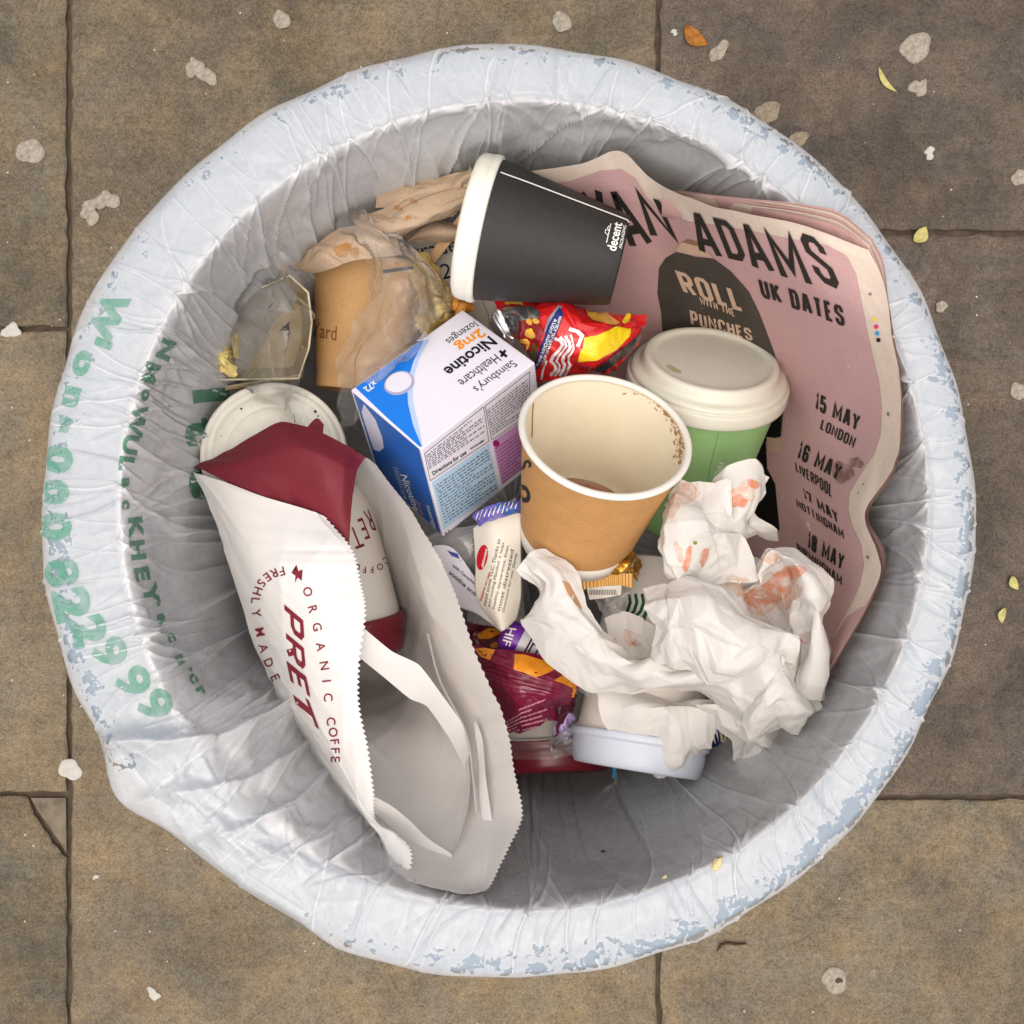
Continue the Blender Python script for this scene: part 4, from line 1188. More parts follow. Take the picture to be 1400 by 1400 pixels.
big = [('B', [(722, 268), (752, 263), (780, 330), (748, 338)]), ('R', [(757, 264), (784, 260), (812, 326), (784, 334)]), ('Y', [(790, 261), (822, 257), (846, 322), (828, 326)]),
       ('A', [(828, 262), (850, 259), (893, 331), (862, 337)]), ('N', [(866, 253), (897, 263), (932, 333), (893, 331)]),
       ('A', [(941, 288), (966, 293), (989, 351), (957, 342)]), ('D', [(975, 296), (1000, 302), (1024, 358), (997, 352)]), ('A', [(1010, 303), (1031, 308), (1061, 371), (1030, 364)]),
       ('M', [(1042, 308), (1081, 314), (1112, 388), (1069, 376)]), ('S', [(1090, 315), (1121, 326), (1153, 398), (1120, 382)])]
for ch, q in big:
    decal('headline_letter', [bword(ch, q, wid=0.55, weight=0.15)], tn, I_NEWSBLK, news, lift=0.7, cell=7)
for s_, q, mt, wd, wt in (
    ('UK DATES', [(1037, 379), (1153, 418), (1157, 446), (1043, 405)], I_NEWSBLK, .42, .15),
    ('ROLL', [(923, 368), (1006, 393), (1016, 425), (936, 400)], I_TAN, .55, .17),
    ('WITH THE', [(956, 404), (1003, 421), (1006, 433), (958, 415)], I_TAN, .5, .15),
    ('PUNCHES', [(943, 421), (1027, 447), (1031, 467), (946, 445)], I_TAN, .5, .16),
    ('2025', [(966, 451), (1024, 469), (1026, 488), (968, 471)], I_TAN, .55, .16),
    ('15 MAY', [(1118, 534), (1179, 566), (1174, 590), (1116, 559)], I_NEWSBLK, .42, .15),
    ('LONDON', [(1126, 571), (1173, 597), (1168, 614), (1122, 587)], I_NEWSBLK, .45, .14),
    ('16 MAY', [(1097, 601), (1155, 635), (1147, 658), (1091, 626)], I_NEWSBLK, .42, .15),
    ('LIVERPOOL', [(1088, 631), (1138, 662), (1138, 680), (1090, 644)], I_NEWSBLK, .45, .14),
    ('17 MAY', [(1098, 666), (1145, 698), (1149, 717), (1102, 682)], I_NEWSBLK, .42, .15),
    ('NOTTINGHAM', [(1089, 681), (1154, 723), (1156, 739), (1092, 694)], I_NEWSBLK, .45, .14),
    ('18 MAY', [(1107, 725), (1157, 757), (1153, 781), (1106, 749)], I_NEWSBLK, .42, .15),
    ('BIRMINGHAM', [(1090, 741), (1153, 787), (1152, 802), (1092, 754)], I_NEWSBLK, .45, .14)):
    decal('lettering', [bword(s_, q, wd, wt)], tn, mt, news, lift=0.7, cell=7)
dots = [((1196.5, 436.6), (230, 200, 60)), ((1198.6, 446.5), (220, 50, 110)), ((1200, 455.5), (50, 160, 210)), ((1201.6, 464.5), (40, 36, 34)),
        ((1157, 860), (40, 36, 34)), ((1152.5, 869), (50, 160, 210)), ((1148, 877.5), (220, 50, 110)), ((1144.5, 885.5), (230, 200, 60))]
dm = {}
for i, ((x, y), c) in enumerate(dots):
    if c not in dm: dm[c] = ink('register_ink', lin(*c), rough=0.8)
    decal('register_dot', [blob(x, y, 3.0 if i < 4 else 2.5, 1, 12, 1, 0, 0)], tn, dm[c], news, lift=0.4, cell=30)
I_GREYDOT = ink('grey_dot', lin(120, 112, 104), rough=0.8)
for sp_ in (blob(1190, 402, 2.4, 1, 10, .8), blob(1215, 566, 2.6, 2, 10, .7), blob(1187, 762, 2.4, 3, 10, .7), blob(1181, 662, 1.1, 4, 8), blob(1174, 674, 1.1, 5, 8), blob(1130, 916, 1.3, 6, 8)):
    decal('register_dot', [sp_], tn, I_GREYDOT, news, lift=0.4, cell=30)
M_SCUFF = ink('scuff', lin(136, 104, 92), rough=0.9, alpha=0.75, worn=0.7)
decal('scuff_mark', [blob(1153, 646, 16, 3, 24, 0.85, 0.5, 0.3)], tn, M_SCUFF, news, lift=0.65, cell=7)
decal('scuff_mark', [blob(1172, 633, 8, 4, 20, 1.2, 0.2, 0.3)], tn, M_SCUFF, news, lift=0.65, cell=7)
M_CRUMB = paper('crumb', lin(214, 200, 150), rough=0.8, var=0.2, scale=200, bump=0.6)
# ============================================================ the white paper carrier bag
M_BAGW = paper('bag_paper', lin(229, 227, 224), rough=0.6, var=0.02, scale=60, bump=0.12, bscale=180, spec=0.3, subs=0.08)
M_BAGIN = paper('bag_paper_inside', lin(224, 219, 213), rough=0.75, var=0.03, scale=40, bump=0.15, bscale=160, spec=0.2, subs=0.2)
M_BURG = paper('burgundy_paper', lin(114, 32, 44), rough=0.55, var=0.08, scale=50, bump=0.2, bscale=160, spec=0.3, fine=0.06)
bag = thing('paper_carrier_bag', W(480, 900, 190), 'open white paper carrier bag with burgundy base and lettering lying on its side', 'paper bag')
FP = [
 [(263, 645, 98), (310, 660, 82), (365, 681, 70), (418, 696, 62), (441, 704, 60)],
 [(285, 695, 96), (325, 715, 72), (380, 735, 58), (435, 745, 50), (478, 750, 50)],
 [(308, 750, 94), (345, 770, 66), (395, 785, 50), (445, 792, 44), (490, 795, 44)],
 [(330, 825, 92), (365, 835, 64), (410, 840, 46), (455, 840, 40), (497, 838, 40)],
 [(348, 885, 92), (382, 895, 66), (420, 900, 48), (460, 900, 40), (489, 905, 40)],
 [(375, 940, 90), (405, 950, 66), (437, 960, 50), (470, 962, 42), (489, 965, 42)],
 [(405, 995, 86), (430, 1005, 62), (458, 1015, 48), (482, 1020, 42), (501, 1025, 42)],
 [(440, 1045, 78), (460, 1055, 56), (480, 1065, 46), (498, 1075, 42), (509, 1082, 42)],
 [(478, 1095, 62), (490, 1104, 46), (500, 1110, 42), (508, 1116, 40), (514, 1122, 40)],
 [(515, 1140, 42), (523, 1147, 34), (534, 1152, 31), (546, 1156, 29), (558, 1159, 28)],
 [(532, 1184, 26), (538, 1189, 24), (545, 1194, 22), (551, 1199, 21), (556, 1206, 20)],
]
def bag_creases(seed, n, amp):
    r = np.random.RandomState(seed)
    cs = [(r.uniform(0, 0.2), r.uniform(0, 0.1), r.uniform(0, PI), r.uniform(.4, 1.0)) for _ in range(n)]
    def f(U, V, X):
        h = np.zeros_like(U)
        for u0, v0, a, k in cs:
            d = (U - u0) * math.cos(a) + (V - v0) * math.sin(a)
            e = -(U - u0) * math.sin(a) + (V - v0) * math.cos(a)
            h += k * amp * (1 if k > .6 else -1) * np.exp(-np.abs(d) / 0.0028) * np.exp(-(e / 0.03) ** 2)
        return h
    return f
front, _, _ = sheet('front_panel', FP, 161, 70, M_BAGW, bag, crum=dict(seed=21, waves=7, lam=(.02, .09), amp=.018), extra=bag_creases(4, 34, .0012), zig=('v1', 2, .0016))
BP = [
 [(440, 690, 150), (470, 665, 128), (488, 640, 98), (499, 626, 74), (512, 634, 66)],
 [(450, 740, 182), (495, 720, 172), (517, 698, 124), (533, 680, 84), (556, 694, 66)],
 [(450, 800, 196), (510, 790, 190), (540, 772, 140), (560, 750, 90), (600, 762, 68)],
 [(450, 860, 200), (520, 860, 196), (556, 845, 150), (582, 825, 94), (622, 812, 68)],
 [(455, 930, 198), (525, 930, 194), (568, 920, 150), (602, 905, 98), (648, 893, 68)],
 [(470, 1000, 122), (538, 1000, 128), (592, 990, 118), (634, 980, 98), (689, 985, 66)],
 [(490, 1060, 92), (552, 1065, 98), (612, 1060, 94), (657, 1055, 82), (702, 1055, 58)],
 [(505, 1110, 66), (562, 1120, 70), (622, 1120, 68), (670, 1115, 60), (713, 1115, 46)],
 [(520, 1150, 42), (572, 1165, 42), (627, 1170, 40), (663, 1168, 37), (691, 1165, 31)],
 [(545, 1190, 20), (582, 1200, 18), (622, 1208, 17), (647, 1212, 21), (667, 1212, 17)],
 [(557, 1206, 10), (581, 1212, 8), (606, 1218, 6), (631, 1222, 6), (650, 1220, 8)],
]
back, _, _ = sheet('back_panel', BP, 171, 80, M_BAGIN, bag, crum=dict(seed=22, waves=7, lam=(.02, .1), amp=.014), extra=bag_creases(9, 30, .0012), zig=('v1', 2, .0016), sharp=0.25)
BG = [
 [(266, 641, 102), (310, 617, 94), (345, 596, 88), (384, 577, 82), (430, 588, 74), (470, 608, 68), (499, 626, 70)],
 [(285, 646, 90), (330, 632, 76), (370, 618, 68), (402, 610, 60), (440, 622, 55), (470, 638, 56), (486, 648, 64)],
 [(310, 658, 84), (345, 655, 71), (385, 652, 63), (415, 655, 58), (445, 666, 54), (468, 682, 56), (480, 694, 62)],
 [(322, 668, 83), (360, 682, 74), (395, 693, 69), (420, 700, 65), (440, 709, 63), (460, 732, 60), (477, 754, 57)],
]
sheet('burgundy_base', BG, 60, 110, M_BURG, bag, crum=dict(seed=23, waves=6, lam=(.02, .09), amp=.02), sharp=0.35)
sheet('burgundy_base', [[(415, 590, 84), (432, 572, 88), (443, 580, 86)], [(425, 605, 80), (440, 590, 84), (441, 594, 84)], [(432, 610, 78), (438, 602, 82), (436, 600, 84)]], 14, 14, M_BURG, bag)
# carrying handles: flat paper tape
H1 = [[(494, 856, 47), (535, 890, 54), (573, 909, 62), (602, 947, 72), (632, 990, 80), (644, 1040, 80)],
      [(484, 893, 52), (525, 926, 62), (560, 955, 74), (584, 966, 82), (615, 1010, 90), (636, 1052, 90)]]
h1, _, _ = sheet('handle', H1, 8, 60, M_BAGW, bag, sharp=0.5)
H1b = [[(641, 1032, 80), (642, 1085, 66), (633, 1130, 52), (619, 1168, 38)], [(636, 1034, 90), (637, 1085, 76), (628, 1130, 60), (613, 1176, 44)]]
o_, v1, f1 = sheet('handle_fold', H1b, 5, 40, M_BAGW, h1)
H1c = [[(618, 1168, 38), (585, 1146, 44), (560, 1122, 48), (535, 1102, 48), (510, 1088, 44)], [(614, 1184, 42), (575, 1160, 48), (545, 1140, 54), (520, 1118, 54), (508, 1110, 50)]]
sheet('handle_fold', H1c, 6, 50, M_BAGW, h1)
H2 = [[(583, 866, 88), (600, 930, 86), (635, 1000, 80), (645, 1060, 70), (650, 1112, 58)], [(586, 866, 95), (603, 930, 93), (638, 1000, 87), (648, 1060, 77), (653, 1115, 63)]]
h2, _, _ = sheet('handle', H2, 5, 60, M_BAGW, bag)
H2b = [[(650, 984, 82), (660, 1012, 76), (664, 1060, 68), (673, 1122, 56)], [(648, 990, 85), (654, 1040, 80), (655, 1090, 70), (660, 1121, 60)]]
sheet('handle_tab', H2b, 6, 30, M_BAGW, h2)
# printing on the bag
tf = bvh_obj(front)
for ch, q in (('P', tq((389, 826), (391, 857), (26, 22))), ('R', tq((390, 864), (393, 896), (26, 22))), ('E', tq((392, 903), (398, 931), (27, 22))), ('T', tq((396, 936), (410, 975), (27, 22)))):
    decal('logo_letter', [bword(ch, q, wid=.75, weight=.17)], tf, I_BURG, bag, lift=0.35, cell=6)
def along(chars, sz, wsc=1.0, b=0.01):
    out = []
    pts = [(x, y) for _, x, y in chars]
    for i, (ch, x, y) in enumerate(chars):
        a = pts[max(i - 1, 0)]; c = pts[min(i + 1, len(pts) - 1)]
        out.append(glyph(ch, (x, y), (c[0] - a[0], c[1] - a[1]), sz, b, wsc))
    return out
decal('lettering', along([('F', 386, 781), ('R', 375, 784), ('E', 366, 789), ('S', 358, 797), ('H', 353, 808), ('L', 350, 821), ('Y', 351, 838), ('M', 356, 864), ('A', 361, 886), ('D', 368, 906), ('E', 377, 926)], 12.5), tf, I_BURG, bag, lift=0.35, cell=6)
decal('lettering', along([('O', 421, 809), ('R', 428, 833), ('G', 434, 857), ('A', 439, 884), ('N', 444, 910), ('I', 447, 931), ('C', 449, 953), ('C', 453, 986), ('O', 456, 1001), ('F', 458, 1014), ('F', 459, 1026), ('E', 459, 1038)], 12.5), tf, I_BURG, bag, lift=0.35, cell=6)
star = []
for i in range(10):
    a = math.radians(-100 + 36 * i); r = 13 if i % 2 == 0 else 4.6
    star.append((407 + r * .62 * math.cos(a), 785 + r * math.sin(a)))
decal('star', [star], tf, I_BURG, bag, lift=0.35, cell=6)

# ============================================================ crumpled greaseproof paper
M_TISS = paper('greaseproof_paper', lin(234, 231, 226), rough=0.5, var=0.02, scale=50, bump=0.12, bscale=90, spec=0.4, subs=0.30)
I_GREASE = ink('sauce_stain', lin(228, 132, 84), rough=0.4, alpha=0.62, worn=0.85)
I_GREASE2 = ink('pale_sauce_stain', lin(232, 180, 148), rough=0.4, alpha=0.55, worn=0.9)
I_SAUCE = ink('sauce', lin(232, 92, 30), rough=0.3, spec=0.5)
tis = thing('crumpled_paper', W(960, 900, 125), 'crumpled white greaseproof paper stained with orange sauce, right of the middle', 'food paper')
TN = {}
def fold(key, net, nu, nv, seed, amp=.1, lam=None, waves=11):
    # flatten the net a little towards its middle depth: paper, not dough
    ds = [p[2] for row in net for p in row]; md = sum(ds) / len(ds)
    net = [[(x, y, md + (d - md) * .72 - 3) for x, y, d in row] for row in net]
    k = amp / .1
    TN[key], _, _ = sheet('paper_fold', net, int(nu * 1.35), int(nv * 1.35), M_TISS, tis, crum=dict(seed=seed, scales=((.05, .50 * k), (.024, .34 * k), (.009, .14 * k))), sharp=0.45)
A_ = [
 [(708, 780, 74), (714, 766, 66), (724, 757, 64), (740, 758, 70)],
 [(729, 810, 78), (746, 796, 60), (762, 784, 56), (782, 793, 66)],
 [(705, 850, 84), (745, 836, 62), (780, 822, 55), (804, 828, 66)],
 [(724, 870, 86), (770, 858, 62), (805, 850, 58), (830, 856, 72)],
 [(762, 906, 90), (800, 890, 66), (830, 880, 62), (853, 886, 80)],
 [(803, 937, 92), (840, 916, 66), (865, 905, 64), (888, 902, 82)],
 [(880, 943, 88), (900, 926, 60), (920, 910, 60), (934, 896, 78)],
 [(960, 956, 84), (975, 936, 52), (985, 915, 50), (992, 890, 66)],
 [(1020, 979, 80), (1030, 956, 50), (1040, 930, 46), (1047, 900, 58)],
 [(1070, 986, 80), (1080, 960, 58), (1086, 930, 54), (1092, 895, 62)]]
fold('A', A_, 150, 60, 41, amp=.07)
fold('V', [[(826, 846, 102), (850, 838, 106), (880, 848, 106), (905, 860, 98)], [(838, 882, 92), (860, 870, 100), (885, 880, 100), (910, 886, 92)], [(858, 905, 84), (880, 898, 92), (905, 900, 92), (935, 906, 84)]], 40, 50, 42, amp=.08)
fold('P', [
 [(876, 804, 72), (900, 788, 56), (940, 786, 50), (985, 808, 54), (1030, 835, 52), (1090, 860, 54)],
 [(880, 826, 58), (905, 815, 38), (945, 815, 31), (990, 838, 32), (1035, 858, 34), (1093, 868, 46)],
 [(884, 856, 58), (910, 850, 37), (950, 850, 29), (995, 870, 29), (1040, 885, 31), (1093, 888, 46)],
 [(888, 884, 64), (915, 882, 46), (955, 888, 38), (1000, 905, 36), (1045, 912, 38), (1090, 910, 52)],
 [(891, 900, 76), (925, 904, 64), (965, 916, 60), (1005, 930, 58), (1045, 938, 60), (1082, 935, 68)]], 110, 150, 43, amp=.085)
fold('R', [
 [(1010, 922, 66), (1040, 900, 44), (1070, 876, 38), (1095, 858, 52)],
 [(1012, 950, 60), (1045, 935, 33), (1078, 912, 32), (1104, 905, 60)],
 [(1022, 982, 66), (1050, 968, 40), (1085, 958, 42), (1113, 964, 70)],
 [(1045, 1000, 80), (1070, 1003, 66), (1095, 998, 66), (1111, 988, 82)]], 80, 80, 44, amp=.12)
fold('U', [
 [(901, 690, 74), (920, 666, 62), (950, 660, 57), (985, 677, 56)],
 [(908, 720, 66), (930, 700, 44), (960, 690, 40), (1006, 702, 48)],
 [(912, 752, 62), (940, 735, 42), (975, 728, 38), (1030, 736, 54)],
 [(914, 785, 64), (945, 770, 52), (985, 765, 50), (1034, 764, 62)],
 [(918, 806, 74), (950, 802, 66), (990, 802, 66), (1032, 794, 72)]], 90, 80, 45, amp=.15, lam=(.01, .04))
fold('S', [
 [(964, 682, 72), (985, 660, 64), (1015, 647, 62), (1042, 656, 70)],
 [(984, 702, 66), (1005, 685, 52), (1030, 675, 52), (1042, 682, 66)],
 [(1005, 730, 64), (1020, 720, 57), (1034, 712, 58), (1040, 706, 68)],
 [(1020, 768, 74), (1036, 752, 70), (1052, 735, 76), (1066, 740, 90)]], 60, 50, 46, amp=.13, lam=(.008, .03))
fold('C', [
 [(1024, 778, 74), (1048, 746, 64), (1086, 748, 54), (1117, 783, 50), (1132, 830, 52), (1131, 890, 60), (1112, 948, 78)],
 [(1036, 786, 58), (1055, 762, 43), (1082, 765, 36), (1105, 795, 34), (1118, 835, 36), (1117, 890, 47), (1102, 937, 66)],
 [(1030, 800, 76), (1055, 788, 70), (1076, 788, 66), (1092, 812, 60), (1100, 840, 54), (1102, 885, 55), (1092, 922, 66)],
 [(1008, 822, 84), (1030, 826, 86), (1050, 830, 86), (1066, 840, 78), (1078, 856, 66), (1088, 880, 58), (1084, 908, 64)]], 90, 140, 47, amp=.10, lam=(.006, .03))
fold('M', [[(985, 770, 80), (1012, 765, 74), (1040, 765, 76), (1070, 775, 84)], [(980, 800, 82), (1012, 796, 76), (1045, 800, 82), (1078, 808, 86)], [(985, 835, 84), (1015, 832, 80), (1048, 838, 84), (1082, 846, 84)], [(990, 862, 80), (1020, 862, 80), (1055, 866, 80), (1086, 872, 80)]], 50, 50, 48, amp=.14, lam=(.006, .03))
fold('F', [
 [(818, 944, 98), (860, 940, 92), (910, 942, 86), (960, 950, 82), (1002, 960, 80)],
 [(830, 970, 98), (868, 970, 82), (912, 965, 73), (955, 970, 73), (987, 985, 82)],
 [(848, 1000, 102), (880, 1000, 84), (915, 995, 75), (945, 998, 79), (969, 1010, 94)],
 [(866, 1028, 108), (888, 1038, 92), (915, 1035, 86), (938, 1035, 92), (953, 1034, 102)],
 [(890, 1048, 114), (903, 1055, 102), (918, 1054, 100), (932, 1046, 104), (945, 1039, 110)]], 90, 90, 49, amp=.09, lam=(.012, .06))
fold('D', [
 [(950, 962, 80), (1000, 972, 66), (1040, 982, 64), (1078, 990, 74)],
 [(972, 992, 86), (1005, 995, 66), (1040, 1005, 70), (1072, 1004, 84)],
 [(1000, 1015, 96), (1020, 1022, 80), (1042, 1025, 82), (1062, 1020, 94)],
 [(1002, 1035, 106), (1020, 1053, 98), (1036, 1052, 98), (1051, 1042, 104)]], 70, 70, 50, amp=.13, lam=(.01, .05))
ta = bvh_obj(*TN.values())
for i, (x, y, r, ex, an, m_) in enumerate([
    (1058, 805, 20, 1.9, -0.5, I_GREASE), (1085, 782, 11, 1.3, 0.3, I_GREASE), (1040, 822, 18, 1.4, -0.4, I_GREASE2), (1075, 815, 16, 1.3, -.3, I_GREASE2),
    (1018, 672, 15, 1.3, -0.3, I_GREASE2), (1010, 685, 10, 1.0, .6, I_GREASE), (1030, 662, 6, 1.4, 0.2, I_GREASE), (915, 690, 14, 1.2, 1.0, I_GREASE2), (940, 675, 12, 1.5, -.4, I_GREASE2),
    (940, 765, 16, .35, 0.15, I_GREASE), (928, 755, 14, .4, -.2, I_GREASE2), (962, 762, 14, .35, 0.2, I_GREASE), (1010, 800, 14, 1.2, .2, I_GREASE2), (1052, 760, 12, 1.2, .6, I_GREASE2),
    (862, 872, 9, 1.4, .4, I_GREASE2), (870, 880, 4, 1.6, .6, I_GREASE), (1024, 1046, 5, 1.4, .5, I_GREASE2), (841, 874, 2, 1, 0, I_GREASE), (1096, 877, 3, 1, 0, I_GREASE)]):
    decal('sauce_stain', [blob(x, y, r, i + 60, 22, ex, an, 0.35)], ta, m_, tis, lift=0.3, cell=5, maxd=0.02)
decal('brown_stain', [[(768, 793), (778, 798), (788, 815), (797, 835), (788, 828), (776, 812)]], ta, ink('brown_stain_ink', lin(196, 140, 84), alpha=0.85, worn=0.4), tis, lift=0.3, cell=5)
decal('sauce_stain', [[(892, 946), (904, 944), (918, 947), (905, 951), (893, 952)]], bvh_obj(TN['F'], TN['A']), I_SAUCE, tis, lift=0.5, cell=5)
decal('herb_speck', [blob(950, 742, 2.6, 3, 9)], ta, ink('herb', lin(140, 130, 40)), tis, lift=0.5, cell=20)
# ============================================================ packets, napkin, films and other small rubbish
def foil(name, col, rough=0.28, metal=0.0, var=0.05):
    return paper(name, col, rough=rough, var=var, scale=60, bump=0.25, bscale=70, spec=0.55, metal=metal, coat=0.35)
I_RED = foil('red_packet', lin(206, 26, 30)); I_SILVER = foil('silver_foil', lin(205, 205, 208), 0.2, 0.9); I_YELL = foil('yellow_print', lin(238, 206, 20)); I_NAVY = ink('navy_print', lin(34, 48, 112), rough=.3)
I_SNACK = foil('snack_print', lin(236, 176, 70)); I_DARKF = foil('dark_print', lin(44, 40, 44)); I_WHITEF = foil('white_print', lin(228, 222, 222)); I_GRNF = foil('green_print', lin(60, 84, 40)); I_DRED = foil('dark_red_print', lin(140, 20, 26))
I_GREYF = foil('grey_print', lin(140, 142, 150))
# ---- red and yellow crisp packet
pk = thing('crisp_packet', W(780, 470, 120), 'shiny red and yellow crisp packet crumpled below the black cup', 'crisp packet')
PN = [
 [(676, 412, 98), (715, 404, 88), (766, 402, 80), (800, 418, 82), (850, 428, 84), (887, 430, 92)],
 [(682, 432, 92), (725, 425, 72), (770, 425, 64), (810, 440, 62), (850, 450, 70), (885, 448, 92)],
 [(700, 458, 92), (735, 455, 70), (775, 460, 60), (815, 470, 60), (850, 475, 72), (873, 470, 94)],
 [(722, 487, 96), (750, 490, 76), (785, 490, 66), (815, 492, 68), (838, 492, 82), (855, 490, 98)],
 [(734, 524, 106), (765, 520, 94), (790, 514, 90), (815, 511, 92), (832, 509, 98), (843, 505, 106)]]
pbody, _, _ = sheet('packet_body', PN, 110, 150, I_RED, pk, crum=dict(seed=71, scales=((.02, .35), (.009, .25))), sharp=0.3)
tp = bvh_obj(pbody)
c8 = lambda pts: [(650 + x / 5.0, 380 + y / 5.0) for x, y in pts]
for nm, pts, m_, lf in (
    ('silver_print', [(160, 250), (200, 200), (390, 195), (450, 240), (430, 290), (300, 290), (290, 440), (250, 470), (190, 390)], I_SILVER, .25),
    ('pink_print', [(300, 290), (430, 290), (470, 360), (400, 520), (360, 540), (290, 480)], I_DRED, .3),
    ('green_print', [(360, 560), (400, 440), (430, 470), (400, 600), (370, 600)], I_GRNF, .4),
    ('grey_strip', [(500, 280), (565, 190), (592, 200), (515, 330), (470, 380)], I_GREYF, .35),
    ('navy_strip', [(575, 205), (602, 255), (550, 395), (480, 515), (432, 625), (393, 625), (420, 540), (500, 330), (545, 240)], I_NAVY, .45),
    ('yellow_print', [(745, 410), (830, 395), (960, 335), (1060, 350), (1050, 400), (960, 490), (830, 560), (700, 570), (715, 510), (735, 480)], I_YELL, .3),
    ('snack_print', [(750, 205), (800, 202), (880, 230), (985, 310), (960, 330), (880, 312), (800, 292), (770, 262)], I_SNACK, .3),
    ('dark_print', [(950, 520), (1100, 400), (1140, 330), (1152, 385), (1040, 520), (880, 640), (800, 640)], I_DARKF, .3),
    ('yellow_print', [(900, 650), (1050, 585), (1000, 640), (960, 668)], I_YELL, .4),
    ('yellow_print', [(1040, 240), (1060, 250), (1050, 300), (1010, 320), (1000, 300)], I_YELL, .35),
    ('orange_print', [(200, 170), (260, 150), (320, 165), (330, 190), (260, 180), (220, 190)], I_SNACK, .3)):
    decal(nm, [c8(pts)], tp, m_, pk, lift=lf + .2, cell=3)
sw = []
for k, off in enumerate((0, 34, 70, 106)):
    sw.append(stroke_poly(c8([(545 + off, 410 - off * .2), (585 + off * .8, 425 + off * .2), (600 + off * .7, 455 + off * .3), (575 + off * .8, 490 + off * .2), (535 + off, 530), (520 + off * 1.1, 565), (545 + off, 590), (550 + off * .8, 620), (515 + off * .9, 665)]), 2.6 if k % 2 else 4.0))
sw.append(stroke_poly(c8([(490, 560), (470, 620), (450, 690)]), 2.6))
sw.append(stroke_poly(c8([(640, 350), (700, 370), (730, 400), (700, 470)]), 5))
decal('white_swirl', sw, tp, I_WHITEF, pk, lift=.6, cell=3)
for i, (x, y, r, m_) in enumerate([(340, 450, 7, I_SNACK), (320, 500, 6, I_WHITEF), (375, 300, 4, I_SNACK), (420, 295, 4, I_SNACK), (380, 380, 6, I_SNACK), (330, 460, 4, I_DRED), (385, 360, 2.5, I_YELL), (335, 520, 3, I_DRED)]):
    decal('snack_ring_print', [blob(650 + x / 5, 380 + y / 5, r, i, 12, 1.2, .4, .2)], tp, m_, pk, lift=.7 + .02 * i, cell=4)
decal('lettering', [fit_quad(text2d('WHY NOT TRY OUR PUFT HOOPS', 0.02), c8([(594, 268), (470, 590), (452, 584), (574, 262)]))], tp, I_WHITE, pk, lift=.85, cell=4)
decal('lettering', [fit_quad(text2d('A LIGHT AND CRISPY SNACK', 0.02), c8([(560, 290), (436, 605), (418, 598), (540, 284)]))], tp, I_WHITE, pk, lift=.85, cell=4)
# torn silver corner standing at the left
sheet('torn_corner', [[(672, 430, 92), (680, 422, 84), (692, 440, 84)], [(674, 452, 96), (684, 450, 84), (700, 462, 86)], [(684, 474, 100), (694, 470, 90), (706, 476, 92)]], 30, 30, I_SILVER, pk, crum=dict(seed=72, waves=7, lam=(.005, .02), amp=.15))

# ---- burgundy crisp packet
I_MAROON = foil('maroon_packet', lin(118, 16, 52)); I_CRISP = paper('crisp_print', lin(232, 146, 34), rough=0.35, var=0.25, scale=120, bump=0.2, spec=0.5)
pk = thing('crisp_packet', W(710, 960, 165), 'burgundy crisp packet with orange crisps pictured on it, right of the white paper bag', 'crisp packet')
PN = [
 [(632, 880, 120), (660, 884, 112), (700, 892, 106), (740, 900, 104), (772, 915, 106), (788, 932, 112)],
 [(640, 905, 118), (668, 908, 104), (705, 916, 94), (742, 926, 94), (770, 936, 98), (788, 945, 110)],
 [(652, 935, 118), (680, 938, 102), (712, 945, 94), (742, 950, 94), (764, 955, 98), (778, 962, 112)],
 [(668, 968, 120), (694, 970, 106), (720, 972, 100), (742, 968, 100), (758, 966, 106), (768, 968, 118)],
 [(684, 1006, 124), (700, 1003, 116), (720, 998, 112), (738, 992, 112), (752, 988, 116), (764, 986, 124)]]
def ribs(U, V, X):
    m = np.exp(-((U - 0.016) / 0.007) ** 2)
    return 0.00025 * np.sin(U / 0.0026 * 2 * PI) * m
pbody, _, _ = sheet('packet_body', PN, 120, 120, I_MAROON, pk, crum=dict(seed=75, scales=((.025, .25), (.01, .18))), extra=ribs, sharp=0.3)
tp = bvh_obj(pbody)
c6 = lambda pts: [(640 + x / 4.0, 820 + y / 4.0) for x, y in pts]
for pts in ([(255, 300), (300, 300), (420, 335), (500, 365), (430, 405), (370, 425), (250, 380)], [(40, 270), (90, 265), (150, 275), (120, 328), (70, 310)], [(470, 440), (540, 400), (585, 425), (590, 480), (575, 590), (560, 560), (570, 480)]):
    decal('crisp_picture', [c6(pts)], tp, I_CRISP, pk, lift=.35, cell=5)
for k in range(4):
    decal('embossed_line', [stroke_poly(c6([(60 + 8 * k, 318 + 20 * k), (250 + 4 * k, 395 + 19 * k), (470, 480 + 10 * k)]), 1.0)], tp, ink('maroon_line', lin(100, 12, 42), rough=.3), pk, lift=.3, cell=6)
decal('small_print', [fine_print(c6([(275, 590), (420, 530), (440, 690), (300, 720)]), 6, 8, fill=.5, minw=.08, maxw=.3)], tp, ink('pink_print_ink', lin(214, 150, 170)), pk, lift=.35, cell=200)
decal('small_print', [fine_print(c6([(195, 670), (290, 610), (335, 700), (200, 745)]), 5, 9, fill=.5, minw=.08, maxw=.3)], tp, bpy.data.materials['pink_print_ink'], pk, lift=.35, cell=200)
